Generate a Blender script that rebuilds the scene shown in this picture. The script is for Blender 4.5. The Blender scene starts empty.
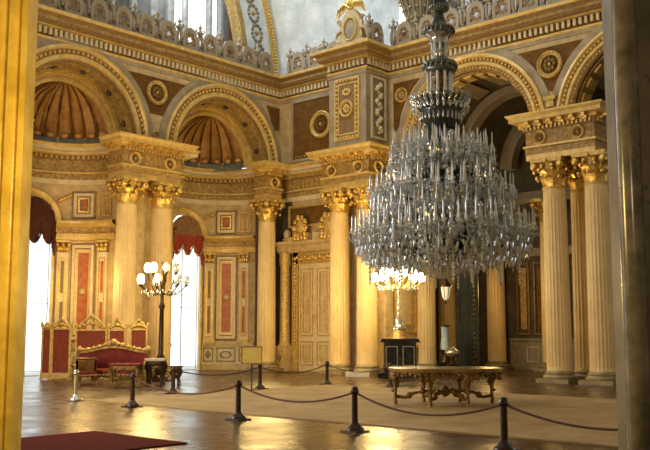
import bpy, math, random
from math import sin, cos, pi, sqrt, radians
random.seed(7)
SC = bpy.context.scene
COL = SC.collection

# ------------------------------------------------------------------ mesh builder
class MB:
    def __init__(s): s.v=[]; s.f=[]; s.m=[]; s.sm=[]; s.F=None
    def V(s, x, y, z):
        if s.F: x,y,z = s.F(x,y,z)
        s.v.append((x,y,z)); return len(s.v)-1
    def face(s, idx, m=0, smooth=False):
        s.f.append(tuple(idx)); s.m.append(m); s.sm.append(smooth)
    def box(s, x0,x1,y0,y1,z0,z1, m=0, nx=1):
        for k in range(nx):
            a=x0+(x1-x0)*k/nx; b=x0+(x1-x0)*(k+1)/nx
            i=[s.V(x,y,z) for x in (a,b) for y in (y0,y1) for z in (z0,z1)]
            for q in ((0,1,3,2),(4,6,7,5),(0,4,5,1),(2,3,7,6),(0,2,6,4),(1,5,7,3)): s.face([i[k2] for k2 in q], m)
    def grid(s, P, m=0, smooth=True, closeu=False, closev=False):
        nu=len(P); nv=len(P[0])
        I=[[s.V(*p) for p in r] for r in P]
        for a in range(nu if closeu else nu-1):
            for b in range(nv if closev else nv-1):
                s.face((I[a][b],I[(a+1)%nu][b],I[(a+1)%nu][(b+1)%nv],I[a][(b+1)%nv]), m, smooth)
        return I
    def lathe(s, prof, c=(0,0,0), seg=16, m=0, smooth=True, a0=0, a1=2*pi, rf=None):
        full = abs(a1-a0-2*pi)<1e-6
        n = seg if full else seg+1
        P=[]
        for k in range(n):
            a=a0+(a1-a0)*k/seg
            P.append([(c[0]+r*(rf(a,r,z) if rf else 1)*cos(a), c[1]+r*(rf(a,r,z) if rf else 1)*sin(a), c[2]+z) for r,z in prof])
        s.grid(P, m, smooth, closeu=full)
    def tube(s, pts, r, seg=6, m=0, smooth=True, cap=True):
        n=len(pts); P=[]
        for i,p in enumerate(pts):
            a=pts[max(i-1,0)]; b=pts[min(i+1,n-1)]
            d=[b[k]-a[k] for k in range(3)]; L=sqrt(sum(t*t for t in d)) or 1; d=[t/L for t in d]
            u=(0,0,1) if abs(d[2])<.9 else (1,0,0)
            x=(d[1]*u[2]-d[2]*u[1], d[2]*u[0]-d[0]*u[2], d[0]*u[1]-d[1]*u[0]); L=sqrt(sum(t*t for t in x)); x=[t/L for t in x]
            y=(d[1]*x[2]-d[2]*x[1], d[2]*x[0]-d[0]*x[2], d[0]*x[1]-d[1]*x[0])
            rr = r[i] if isinstance(r,(list,tuple)) else r
            P.append([tuple(p[k]+rr*(cos(2*pi*j/seg)*x[k]+sin(2*pi*j/seg)*y[k]) for k in range(3)) for j in range(seg)])
        I=s.grid(P, m, smooth, closev=True)
        if cap:
            s.face(I[0][::-1],m); s.face(I[-1],m)
    def ball(s, c, r, m=0, seg=8, rings=5, sc=(1,1,1)):
        P=[]
        for k in range(seg):
            a=2*pi*k/seg
            P.append([(c[0]+sc[0]*r*sin(pi*j/rings)*cos(a), c[1]+sc[1]*r*sin(pi*j/rings)*sin(a), c[2]+sc[2]*r*cos(pi*j/rings)) for j in range(rings+1)])
        s.grid(P,m,True,closeu=True)
    def sweep(s, path, prof, m=0, smooth=False, closed=False):
        """profile (d,z) swept along the plan path; d grows to the right of travel"""
        n=len(path); P=[]
        for i,(x,y) in enumerate(path):
            if closed: A=path[(i-1)%n]; B=path[(i+1)%n]
            else: A=path[max(i-1,0)]; B=path[min(i+1,n-1)]
            def nrm(a,b):
                dx,dy=b[0]-a[0],b[1]-a[1]; L=sqrt(dx*dx+dy*dy)
                return (dy/L,-dx/L) if L>1e-9 else None
            n1=nrm(A,(x,y)); n2=nrm((x,y),B); n1=n1 or n2; n2=n2 or n1
            h=(n1[0]+n2[0], n1[1]+n2[1]); L2=h[0]*h[0]+h[1]*h[1]
            k=2/L2 if L2>.15 else 1
            P.append([(x+h[0]*k*d, y+h[1]*k*d, z) for d,z in prof])
        s.grid(P,m,smooth,closeu=closed)
    def along(s, path, spacing, fn):
        """call fn(frame) at even steps along a plan path; frame maps (a,d,z)"""
        for (x0,y0),(x1,y1) in zip(path,path[1:]):
            dx,dy=x1-x0,y1-y0; L=sqrt(dx*dx+dy*dy)
            n=int(L/spacing)
            if n<1: continue
            dx/=L; dy/=L
            for k in range(n):
                t=(k+.5)*L/n
                ox,oy=x0+dx*t, y0+dy*t
                s.F=lambda a,d,z,ox=ox,oy=oy,dx=dx,dy=dy:(ox+dx*a+dy*d, oy+dy*a-dx*d, z)
                fn(s)
        s.F=None
    def ring(s, c, zs, prof, a0=0, a1=pi, seg=48, m=0, smooth=False):
        """arch ring in the (x,z) plane of the frame; prof = [(radius, y)]"""
        P=[]
        for k in range(seg+1):
            a=a0+(a1-a0)*k/seg
            P.append([(c+r*cos(a), d, zs+r*sin(a)) for r,d in prof])
        s.grid(P,m,smooth)
    def poly(s, pts, d0, d1, m=0):
        """polygon of (a,z) extruded between depths"""
        A=[s.V(a,d0,z) for a,z in pts]; B=[s.V(a,d1,z) for a,z in pts]
        s.face(A,m); s.face(B[::-1],m)
        n=len(pts)
        for i in range(n): s.face((A[i],A[(i+1)%n],B[(i+1)%n],B[i]),m)
    def frame(s, a0,a1,z0,z1,w,d0,d1,m=0,nx=1):
        s.box(a0,a1,d0,d1,z0,z0+w,m,nx); s.box(a0,a1,d0,d1,z1-w,z1,m,nx)
        s.box(a0,a0+w,d0,d1,z0+w,z1-w,m); s.box(a1-w,a1,d0,d1,z0+w,z1-w,m)
    def build(s, name, mats, parent=None, loc=(0,0,0), rz=0):
        me=bpy.data.meshes.new(name); me.from_pydata(s.v,[],s.f)
        if not isinstance(mats,(list,tuple)): mats=[mats]
        for mm in mats: me.materials.append(mm)
        me.polygons.foreach_set('material_index', s.m); me.polygons.foreach_set('use_smooth', s.sm)
        me.update()
        o=bpy.data.objects.new(name, me); COL.objects.link(o)
        o.location=loc; o.rotation_euler=(0,0,rz)
        if parent: o.parent=parent
        return o

def tag(o,label=None,cat=None,group=None,kind=None):
    if label: o['label']=label
    if cat: o['category']=cat
    if group: o['group']=group
    if kind: o['kind']=kind
    return o
def empty(name,loc=(0,0,0),rz=0,**k):
    o=bpy.data.objects.new(name,None); COL.objects.link(o); o.location=loc; o.rotation_euler=(0,0,rz); o.empty_display_size=.1
    return tag(o,**k)
def struct(name,mb,mats,parent=None,label=None):
    o=mb.build(name,mats,parent)
    if not parent: o['kind']='structure'
    if label: o['label']=label
    return o
def dup(o,parent=None,loc=None,rz=None):
    c=o.copy(); COL.objects.link(c)
    if parent is not None: c.parent=parent
    if loc is not None: c.location=loc
    if rz is not None: c.rotation_euler=(0,0,rz)
    for ch in list(o.children): dup(ch,c)
    return c

# ------------------------------------------------------------------ materials
def nd(nt,t,**k):
    n=nt.nodes.new(t)
    for a,b in k.items(): setattr(n,a,b)
    return n
def mat(name, c1, c2=None, scale=3., rough=.5, metal=0., bump=0., bscale=30., c3=None, trans=0., spec=.5, detail=6, emit=None, es=0, orn=None):
    m=bpy.data.materials.new(name); m.use_nodes=True; nt=m.node_tree; b=nt.nodes['Principled BSDF']; L=nt.links.new
    b.inputs['Roughness'].default_value=rough; b.inputs['Metallic'].default_value=metal
    b.inputs['Transmission Weight'].default_value=trans
    b.inputs['Specular IOR Level'].default_value=spec
    c2=c2 or c1
    tc=nd(nt,'ShaderNodeTexCoord')
    if c1!=c2 or c3:
        n=nd(nt,'ShaderNodeTexNoise'); n.inputs['Scale'].default_value=scale; n.inputs['Detail'].default_value=detail; n.inputs['Roughness'].default_value=.65
        L(tc.outputs['Object'],n.inputs['Vector'])
        r=nd(nt,'ShaderNodeValToRGB'); r.color_ramp.elements[0].position=.36; r.color_ramp.elements[1].position=.64
        r.color_ramp.elements[0].color=(*c1,1); r.color_ramp.elements[1].color=(*c2,1)
        if c3:
            e=r.color_ramp.elements.new(.72); e.color=(*c3,1)
        L(n.outputs['Fac'],r.inputs['Fac']); L(r.outputs['Color'],b.inputs['Base Color'])
    else: b.inputs['Base Color'].default_value=(*c1,1)
    if orn:
        osc,ocol,oamt=orn
        src=b.inputs['Base Color'].links[0].from_socket
        vo=nd(nt,'ShaderNodeTexVoronoi'); vo.feature='DISTANCE_TO_EDGE'; vo.inputs['Scale'].default_value=osc
        wn=nd(nt,'ShaderNodeTexNoise'); wn.inputs['Scale'].default_value=osc*.7; wn.inputs['Detail'].default_value=2
        ad=nd(nt,'ShaderNodeMixRGB',blend_type='ADD'); ad.inputs[0].default_value=.35
        L(tc.outputs['Object'],wn.inputs['Vector']); L(tc.outputs['Object'],ad.inputs[1]); L(wn.outputs['Color'],ad.inputs[2]); L(ad.outputs[0],vo.inputs['Vector'])
        rr_=nd(nt,'ShaderNodeValToRGB'); rr_.color_ramp.elements[0].position=.05; rr_.color_ramp.elements[1].position=.16
        rr_.color_ramp.elements[0].color=(oamt,)*3+(1,); rr_.color_ramp.elements[1].color=(0,0,0,1)
        L(vo.outputs['Distance'],rr_.inputs['Fac'])
        mx=nd(nt,'ShaderNodeMixRGB'); mx.inputs[2].default_value=(*ocol,1); L(rr_.outputs['Color'],mx.inputs[0]); L(src,mx.inputs[1]); L(mx.outputs[0],b.inputs['Base Color'])
    if bump:
        v=nd(nt,'ShaderNodeTexNoise'); v.inputs['Scale'].default_value=bscale; v.inputs['Detail'].default_value=3
        L(tc.outputs['Object'],v.inputs['Vector'])
        bp=nd(nt,'ShaderNodeBump'); bp.inputs['Strength'].default_value=bump; bp.inputs['Distance'].default_value=.05
        L(v.outputs['Fac'],bp.inputs['Height']); L(bp.outputs['Normal'],b.inputs['Normal'])
    if emit:
        b.inputs['Emission Color'].default_value=(*emit,1); b.inputs['Emission Strength'].default_value=es
    return m
M={}
M['stone']=mat('cream_stone',(.46,.34,.15),(.68,.52,.27),2.2,.55,bump=.15,orn=(3.2,(.30,.20,.07),.15))
M['pale']=mat('pale_stone',(.28,.225,.14),(.43,.36,.245),1.5,.6,bump=.2,bscale=14)
M['ochre']=mat('ochre_painted',(.34,.21,.055),(.56,.38,.13),5.,.5,bump=.3,bscale=20,orn=(4.5,(.16,.09,.025),.5))
M['brown']=mat('brown_panel',(.12,.055,.010),(.19,.095,.022),3.,.75,spec=.15,bump=.15)
M['red']=mat('red_marble',(.36,.085,.02),(.50,.17,.05),4.,.4)
M['gold']=mat('gilt',(.60,.38,.09),(.88,.63,.20),8.,.34,metal=.75,bump=.25,bscale=24)
M['goldpaint']=mat('gilt_paint',(.50,.34,.08),(.78,.57,.19),7.,.42,metal=.25,bump=.3,bscale=26,orn=(6.,(.24,.14,.04),.4))
M['dullgold']=mat('dull_gilt',(.08,.045,.015),(.36,.23,.07),14.,.4,metal=.45,bump=.3,bscale=26)
M['shaft']=mat('cream_marble_shaft',(.64,.46,.20),(.76,.58,.28),1.2,.38)
M['grey']=mat('grey_marble',(.20,.20,.18),(.34,.33,.29),3.,.4)
M['olive']=mat('olive_marble',(.18,.15,.09),(.28,.24,.15),3.,.45)
M['olivebase']=mat('worn_gilt_base',(.20,.16,.08),(.34,.27,.13),4.,.4)
M['slate']=mat('slate_ledge',(.10,.115,.11),(.17,.19,.18),5.,.5)
M['tabletop']=mat('brown_marble_top',(.22,.14,.055),(.36,.25,.11),5.,.25)
M['greywall']=mat('grey_painted_wall',(.17,.165,.15),(.26,.25,.23),1.5,.6)
M['drape']=mat('brown_drape',(.07,.025,.012),(.12,.045,.02),3.,.8)
M['trimgold']=mat('gilt_moulding',(.60,.41,.12),(.80,.59,.22),3.,.4,metal=.2)
M['cream']=mat('cream_moulding',(.62,.52,.31),(.76,.66,.44),2.,.5)
M['recess']=mat('brown_gilt_recess',(.20,.12,.04),(.34,.21,.08),6.,.5)
M['darkred']=mat('maroon_cloth',(.045,.010,.006),(.09,.02,.012),4.,.85)
M['swagred']=mat('swag_red',(.30,.03,.015),(.42,.06,.03),3.,.8)
M['blind']=mat('tan_blind',(.22,.11,.05),(.34,.18,.08),3.,.8)
M['shell']=mat('shell_brown',(.44,.22,.065),(.62,.36,.13),2.4,.5,bump=.2,bscale=10)
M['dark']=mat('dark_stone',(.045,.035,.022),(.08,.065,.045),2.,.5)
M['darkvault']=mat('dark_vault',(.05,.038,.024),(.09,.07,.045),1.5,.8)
M['rib']=mat('vault_rib_stone',(.20,.16,.10),(.28,.23,.15),3.,.6)
M['sky']=mat('painted_vault',(.60,.68,.72),(.84,.90,.92),1.1,.6,bump=.2,bscale=6,orn=(1.3,(.50,.55,.54),.22))
M['redcloth']=mat('red_velvet',(.13,.010,.007),(.22,.02,.012),3.,.8,bump=.2)
M['redcloth2']=mat('red_damask',(.15,.016,.007),(.26,.05,.018),14.,.7)
M['redrug']=mat('red_rug',(.09,.006,.004),(.13,.010,.007),30.,.95,spec=.1)
M['bronze']=mat('dark_bronze',(.03,.02,.013),(.07,.045,.022),12.,.35,metal=.7,spec=.5)
M['post']=mat('dark_wood_post',(.025,.012,.008),(.05,.025,.015),10.,.3)
M['rope']=mat('red_brown_rope',(.07,.022,.01),(.13,.045,.018),40.,.7)
M['metal']=mat('steel',(.55,.55,.52),(.7,.7,.66),10.,.25,metal=.9)
M['marbletop']=mat('white_marble',(.65,.6,.5),(.82,.78,.68),4.,.2)
M['door']=mat('cream_door',(.62,.50,.30),(.72,.60,.38),3.,.4)
M['greendoor']=mat('dark_green_door',(.03,.034,.024),(.05,.054,.037),4.,.6,spec=.2)
M['blackped']=mat('black_marble',(.012,.014,.013),(.04,.045,.04),5.,.2)
M['sign']=mat('yellow_sign',(.50,.38,.09),(.60,.47,.13),3.,.5)
M['paper']=mat('dark_ink',(.08,.06,.03))
M['frost']=mat('frosted_globe',(.9,.88,.8),rough=.4,emit=(1,.78,.42),es=14)
M['frost_dim']=mat('frosted_globe_soft',(.8,.78,.7),rough=.3,emit=(1,.80,.5),es=.5)
M['jamb']=mat('veined_dark_marble',(.10,.08,.05),(.19,.155,.10),3.2,.45,c3=(.03,.024,.016),bump=.1,bscale=8)
M['jambround']=mat('polished_grey_marble',(.10,.08,.06),(.24,.20,.155),5.,.2)
M['goldjamb']=mat('gold_veined_marble',(.52,.33,.05),(.78,.55,.13),2.6,.35,bump=.25,bscale=9)
M['teal']=mat('tarnished_glass_metal',(.10,.115,.105),(.20,.22,.20),6.,.25,metal=.4)

def glassmat(name,tint,tr,rough=.08,diff=.35):
    m=bpy.data.materials.new(name); m.use_nodes=True; nt=m.node_tree; L=nt.links.new
    for n in list(nt.nodes):
        if n.type!='OUTPUT_MATERIAL': nt.nodes.remove(n)
    out=[n for n in nt.nodes if n.type=='OUTPUT_MATERIAL'][0]
    g=nd(nt,'ShaderNodeBsdfGlossy'); g.inputs['Roughness'].default_value=rough; g.inputs['Color'].default_value=(*tint,1)
    t=nd(nt,'ShaderNodeBsdfTransparent'); t.inputs['Color'].default_value=(.86,.88,.86,1)
    d=nd(nt,'ShaderNodeBsdfPrincipled'); d.inputs['Base Color'].default_value=(*[c*.85 for c in tint],1); d.inputs['Roughness'].default_value=.15
    x=nd(nt,'ShaderNodeMixShader'); x.inputs[0].default_value=tr; L(g.outputs[0],x.inputs[1]); L(t.outputs[0],x.inputs[2])
    y=nd(nt,'ShaderNodeMixShader'); y.inputs[0].default_value=diff; L(x.outputs[0],y.inputs[1]); L(d.outputs[0],y.inputs[2])
    L(y.outputs[0],out.inputs['Surface'])
    return m
M['crystal']=glassmat('cut_crystal',(.86,.90,.94),.54,.03,.2)
M['smoke']=glassmat('smoky_glass',(.07,.085,.09),.35,.12,.4)
M['candle']=glassmat('glass_candle',(.95,.97,1.0),.2,.10,.65)
M['pane']=glassmat('window_pane',(.9,.9,.9),.96,.05,.0)
M['blueglass']=mat('pale_blue_glass',(.35,.52,.62),(.55,.70,.78),4.,.1,spec=.8)

def floor_mat():
    m=bpy.data.materials.new('dark_parquet'); m.use_nodes=True; nt=m.node_tree; b=nt.nodes['Principled BSDF']; L=nt.links.new
    tc=nd(nt,'ShaderNodeTexCoord'); mp=nd(nt,'ShaderNodeMapping'); mp.inputs['Rotation'].default_value=(0,0,radians(45)); L(tc.outputs['Object'],mp.inputs['Vector'])
    br=nd(nt,'ShaderNodeTexBrick'); br.inputs['Scale'].default_value=1.; br.inputs['Brick Width'].default_value=.6; br.inputs['Row Height'].default_value=.12; br.inputs['Mortar Size'].default_value=.004
    br.inputs['Color1'].default_value=(.045,.022,.009,1); br.inputs['Color2'].default_value=(.10,.052,.022,1); br.inputs['Mortar'].default_value=(.02,.01,.006,1)
    L(mp.outputs[0],br.inputs['Vector'])
    n=nd(nt,'ShaderNodeTexNoise'); n.inputs['Scale'].default_value=.8; n.inputs['Detail'].default_value=5; L(tc.outputs['Object'],n.inputs['Vector'])
    mx=nd(nt,'ShaderNodeMixRGB',blend_type='MULTIPLY'); mx.inputs[0].default_value=.5; L(br.outputs['Color'],mx.inputs[1]); L(n.outputs['Color'],mx.inputs[2])
    L(mx.outputs[0],b.inputs['Base Color'])
    mr=nd(nt,'ShaderNodeMapRange'); mr.inputs['From Min'].default_value=.3; mr.inputs['From Max'].default_value=.7; mr.inputs['To Min'].default_value=.20; mr.inputs['To Max'].default_value=.38
    L(n.outputs['Fac'],mr.inputs['Value']); L(mr.outputs[0],b.inputs['Roughness'])
    w=nd(nt,'ShaderNodeTexNoise'); w.inputs['Scale'].default_value=2.2; w.inputs['Detail'].default_value=4; L(tc.outputs['Object'],w.inputs['Vector'])
    bp=nd(nt,'ShaderNodeBump'); bp.inputs['Strength'].default_value=.25; bp.inputs['Distance'].default_value=.05; L(w.outputs['Fac'],bp.inputs['Height']); L(bp.outputs[0],b.inputs['Normal'])
    b.inputs['Specular IOR Level'].default_value=.5
    return m
M['floor']=floor_mat()
def carpet_mat():
    m=mat('tan_carpet',(.31,.195,.07),(.44,.30,.13),.9,.75,bump=.1,bscale=60)
    return m
M['carpet']=carpet_mat()

# ------------------------------------------------------------------ camera & helpers for placing
E=1.9; TH=math.atan(108/900)
def pq(X,Y):   # metres right of / ahead of the camera -> plan position
    a,b=X+3,Y-46
    return (a*.744-b*.6682, a*.6682+b*.744)
cx,cy=pq(0,0)
AIM=math.asin(.6682)
cam=bpy.data.cameras.new('camera'); co=bpy.data.objects.new('camera',cam); COL.objects.link(co)
co.location=(cx,cy,E); co.rotation_euler=(pi/2+TH,0,AIM)
cam.sensor_width=36; cam.lens=36*900/650; cam.clip_start=.1; cam.clip_end=300
SC.camera=co

# ------------------------------------------------------------------ plan constants
LP=-.3       # plane of left wall
RQ=1.25      # plane of right wall
ZS=10.5      # springing of arches
RI,RO=3.0,3.75
CA,CB=-11.15,-2.75
C1,C2=11.6,19.55
def Lf(p0): return lambda a,d,z:(p0+d,a,z)       # a runs along q, d towards the room
def Rf(q0): return lambda a,d,z:(a,q0-d,z)       # a runs along p
def arc(cpx,cqy,r,a0,a1,n): return [(cpx+r*cos(a0+(a1-a0)*k/n), cqy+r*sin(a0+(a1-a0)*k/n)) for k in range(n+1)]

# ------------------------------------------------------------------ floor, far walls, ceiling
mb=MB(); mb.box(-9,44,-44,16,-.3,0); struct('floor',mb,M['floor'])
mb=MB(); mb.box(-9,44,-44,16,25,25.3); struct('ceiling',mb,M['sky'])
mb=MB(); mb.box(43.4,44,-44,16,0,25); struct('wall_near_right',mb,M['stone'])
mb=MB(); mb.box(-9,43.4,-44,-43.4,0,25); struct('wall_near_left',mb,M['stone'])

# ------------------------------------------------------------------ left wall with its niches
NS=.3; NSA=-.05; NR=2.9; NP=-.9     # niche radius and centre depth
WIN=1.08            # half width of niche window along the arc
def nf(c): # curved frame: a along arc (0 = back centre, grows to +q), d towards room
    return lambda a,d,z:(NP-(NR-d)*cos(a/NR), c+(NR-d)*sin(a/NR), z)
def wall_with_arches(mb, a0,a1,z0,z1, holes, m=0, R=RI):
    xs=[a0]
    for c in holes:
        xs+= [c-R*cos(pi*k/40) for k in range(41)]
    xs=sorted(set([round(x,4) for x in xs+[a1] if a0<=x<=a1]))
    def bot(x):
        for c in holes:
            if abs(x-c)<R-1e-4: return ZS+sqrt(R*R-(x-c)**2)
        return None
    for x,y in zip(xs,xs[1:]):
        mid=(x+y)/2; inside=bot(mid) is not None
        def bb(t):
            for c in holes:
                if abs(mid-c)<R: return ZS+sqrt(max(R*R-(t-c)**2,0))
            return z0
        i=[mb.V(x,0,bb(x)),mb.V(y,0,bb(y)),mb.V(y,0,z1),mb.V(x,0,z1)]
        mb.face(i,m)
mb=MB()
mb.F=Lf(LP)
wall_with_arches(mb,-30,RQ,ZS,14.3,[CA,CB])
# lower flat pieces
for a0,a1 in ((-30,CA-NR+NSA),(CA+NR+NSA,CB-NR+NS-.6),(CB+NR+NS,RQ)):
    mb.box(a0,a1,-.7,0,0,ZS)
mb.F=None
e=CB-NR+NS
mb.grid([[(LP,e-.6,0),(LP,e-.6,8.7)],[(NP,e,0),(NP,e,8.7)]],0,False)
mb.F=Lf(LP)
mb.box(e-.6,e,-.7,0,8.7,ZS)
mb.F=None
# niche cylinders, with the window opening left out
for c in (CA+NSA,CB+NS):
    mb.F=nf(c); H=pi/2*NR
    xs=[-H+ k*(H-WIN)/10 for k in range(11)]+[-WIN*cos(pi*k/16) for k in range(17)]+[WIN+k*(H-WIN)/10 for k in range(11)]
    xs=sorted(set(round(x,4) for x in xs))
    for x,y in zip(xs,xs[1:]):
        mid=(x+y)/2
        zb=lambda t:(6.95+sqrt(max(WIN*WIN-t*t,0))) if abs(mid)<WIN else 0
        mb.face([mb.V(x,0,zb(x)),mb.V(y,0,zb(y)),mb.V(y,0,ZS),mb.V(x,0,ZS)],0,True)
        mb.face([mb.V(x,-.18,zb(x)),mb.V(y,-.18,zb(y)),mb.V(y,-.18,ZS),mb.V(x,-.18,ZS)],0,True)
        if abs(mid)<WIN: mb.face([mb.V(x,0,zb(x)),mb.V(y,0,zb(y)),mb.V(y,-.18,zb(y)),mb.V(x,-.18,zb(x))],0)
    for sgn in (-1,1): mb.face([mb.V(sgn*WIN,0,0),mb.V(sgn*WIN,-.18,0),mb.V(sgn*WIN,-.18,6.95),mb.V(sgn*WIN,0,6.95)],0)
    mb.F=None
struct('wall_left',mb,M['stone'])

def half_dome(c,name):
    mb=MB()
    n=96; R=2.52; P=[]
    for i in range(n+1):
        az=pi*i/n    # 0..pi from +q to -q through -p
        fl=1-.17*(1-abs(sin(az*5.5)))**1.3*min(1,sin(az)*3)
        row=[]
        for j in range(15):
            el=pi/2*j/14
            f=1-(1-fl)*min(1,(1-j/14)*1.6)
            r=R*f*cos(el)
            row.append((-1.3-r*sin(az), c+r*cos(az), ZS+.05+R*sin(el)*.99))
        P.append(row)
    mb.grid(P,0)
    mb.grid([[(-1.3-rr_*sin(pi*i/40),c+rr_*cos(pi*i/40),z) for rr_,z in ((2.5,ZS+.42),(2.2,ZS+.34),(2.12,ZS+.2),(2.2,ZS-.1))] for i in range(41)],1)
    for k in range(1,11):  # brown tubes put the crease shade between the lobes into colour
        az=pi*k/11
        mb.tube([(-1.3-2.36*f_*sin(az)*cos(el),c+2.36*f_*cos(az)*cos(el),ZS+.05+2.36*f_*sin(el)) for el,f_ in ((.12,.93),(.4,.94),(.7,.96),(1.0,.98),(1.3,1.0),(1.5,1.02))],[.075,.07,.055,.045,.03,.02],6,2)
    for k in range(11):
        az=pi*(k+.5)/11; mb.ball((-1.3-2.22*sin(az),c+2.22*cos(az),ZS+.42),.2,0,8,5,(1,1,.6))
    struct(name,mb,[M['shell'],M['slate'],M['brown']])
half_dome(CA,'trim_1'); half_dome(CB,'trim_2')

def bead_ring(mb,c,r,d,n,size,m,a0=0.02,a1=pi-.02):
    for k in range(n):
        a=a0+(a1-a0)*(k+.5)/n
        x=c+r*cos(a); z=ZS+r*sin(a)
        mb.ball((x,d,z),size,m,6,4)
def niche_arch(c,name):
    mb=MB(); mb.F=Lf(LP)
    # archivolt: mouldings
    mb.ring(c,ZS,[(RO,0),(RO,.16),(RO-.12,.2),(RO-.2,.1)],m=0); mb.ring(c,ZS,[(RO-.2,.1),(RO-.42,.1)],m=5); mb.ring(c,ZS,[(RO-.42,.1),(RO-.46,.17),(RO-.62,.17),(RO-.66,.08)],m=0); mb.ring(c,ZS,[(RO-.66,.08),(RI,.08),(RI,-.05)],m=5)
    for k in range(46):
        a=pi*(k+.5)/46
        mb.box(0,0,0,0,0,0) if False else mb.ball((c+(RO-.31)*cos(a),.12,ZS+(RO-.31)*sin(a)),.085,1,6,4)
    # soffit with bosses then stepped rings to the dome
    mb.ring(c,ZS,[(RI,-.02),(RI,-.2),(RI-.1,-.22),(RI-.1,-.34),(RI-.02,-.36),(RI-.02,-.8),(RI-.12,-.82),(RI-.12,-.9)],m=2)
    mb.ring(c,ZS,[(RI-.12,-.9),(RI-.3,-.9),(RI-.3,-1.0),(RI-.48,-1.0),(RI-.48,-.92),(RI-.64,-.92),(RI-.64,-1.1)],m=3)
    for k in range(6):
        a=pi*(k+.6)/6
        mb.ball((c+(RI-.05)*cos(a),-.58,ZS+(RI-.05)*sin(a)),.14,4,8,6)
    bead_ring(mb,c,RI-.22,-.9,40,.05,1)
    mb.F=None
    struct(name,mb,[M['trimgold'],M['gold'],M['ochre'],M['trimgold'],M['dark'],M['recess']])
niche_arch(CA,'trim_3'); niche_arch(CB,'trim_4')

def spandrel(mb, ca, cb, R, ztop, zbot, m, mr, med=True, mm=None):
    """triangular panel between two neighbouring arches and a ring medallion"""
    pts=[]
    n=14
    a_lo=math.asin(min(1,(zbot-ZS)/R)); a_hi=math.asin(min(1,(ztop-ZS)/R))
    for k in range(n+1):
        a=a_lo+(a_hi-a_lo)*k/n; pts.append((ca+R*cos(a),ZS+R*sin(a)))
    for k in range(n+1):
        a=a_hi+(a_lo-a_hi)*k/n; pts.append((cb-R*cos(a),ZS+R*sin(a)))
    pts=pts[::-1]
    # split into quads for a clean fill
    for k in range(n):
        q0=pts[k],pts[k+1],pts[-k-2],pts[-k-1]
        i=[mb.V(a,.035,z) for a,z in q0]; mb.face(i,m)
    cxm=(ca+cb)/2
    if med:
        medallion(mb,cxm,(ztop*.58+zbot*.42)+.02,.58,mm,mr)
def medallion(mb,a,z,r,m,m2,d=.05,seg=28):
    P=[]
    for k in range(seg):
        t=2*pi*k/seg
        P.append([(a+rr*cos(t),dd,z+rr*sin(t)) for rr,dd in ((r,d-.04),(r,d+.08),(r*.9,d+.12),(r*.78,d+.06),(r*.7,d+.06),(r*.68,d))])
    mb.grid(P,m,False,closeu=True)
    for k in range(8):
        t=2*pi*k/8; mb.ball((a+r*.36*cos(t),d+.01,z+r*.36*sin(t)),r*.19,m2,6,4)
    mb.ball((a,d+.04,z),r*.16,m,6,4)
mb=MB(); mb.F=Lf(LP)
spandrel(mb,CA-.15,CB+.1,4.15,13.75,12.0,0,2,True,1)
# corner spandrel beside the last arch
mb.poly([(.75,12.6),(1.15,12.6),(1.15,13.8),(.2,13.8)],0,.04,0)
medallion(mb,-7.0,10.98,.2,1,1)
mb.F=None
struct('trim_5',mb,[M['brown'],M['goldpaint'],M['dullgold']])
# pale band around the arches (slightly proud)
mb=MB()
mb.F=Lf(LP)
for c in (CA,CB): mb.ring(c,ZS,[(RO+.34,0),(RO+.34,.06),(RO,.06),(RO,0)],m=0)
mb.F=Rf(RQ)
for c in (C1,C2): mb.ring(c,ZS,[(RO+.34,0),(RO+.34,.06),(RO,.06),(RO,0)],m=0)
mb.F=None
struct('trim_6',mb,M['pale'])

# ------------------------------------------------------------------ right wall
PX0,PX1=4.75,7.05     # pier box
mb=MB(); mb.F=Rf(RQ)
wall_with_arches(mb,LP,30,ZS,14.3,[C1,C2],0)
mb.box(LP,7.2,-.6,0,0,ZS); mb.box(25.0,30,-.6,0,0,ZS)
mb.F=None
# pier body and its side wall, running back into the aisle
mb.box(4.4,7.2,.65,RQ,0,ZS); mb.box(6.6,7.2,RQ,4.3,0,ZS)
mb.box(16.3,17.2,1.9,4.3,0,8.75)
# back wall of the aisle
struct('wall_right',mb,M['stone'])
mb=MB()
mb.box(-.5,30,10.2,10.6,0,20,0); mb.box(-.6,-.3,RQ+.6,10.2,0,14.3,0)
struct('wall_aisle_back',mb,M['darkvault'])
# barrel vaults over the aisle
mb=MB()
for c in (C1,C2):
    mb.F=lambda a,d,z:(a,RQ-d,z)
    mb.ring(c,ZS,[(RI,0),(RI,-1.2),(RI+.25,-1.25),(RI+.25,-9)],m=0)
    mb.ring(c,ZS,[(RI+.22,-3.8),(RI-.2,-3.8),(RI-.2,-4.5),(RI+.22,-4.5)],m=1)
    mb.ring(c,ZS,[(RI+.22,-7.8),(RI-.5,-7.8),(RI-.5,-8.4),(RI+.22,-8.4)],m=1)
    for j in range(7):
        a=pi*(j+.5)/7
        mb.ring(c,ZS,[(RI+.24,-1.6),(RI+.16,-1.7),(RI+.16,-3.4),(RI+.24,-3.5)],a0=a-.12,a1=a+.12,seg=4,m=1)
mb.F=None
mb.box(15.05,16.1,2.5,10.2,ZS-.1,ZS+.1,0)
struct('ceiling_aisle',mb,[M['darkvault'],M['rib']])

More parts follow.
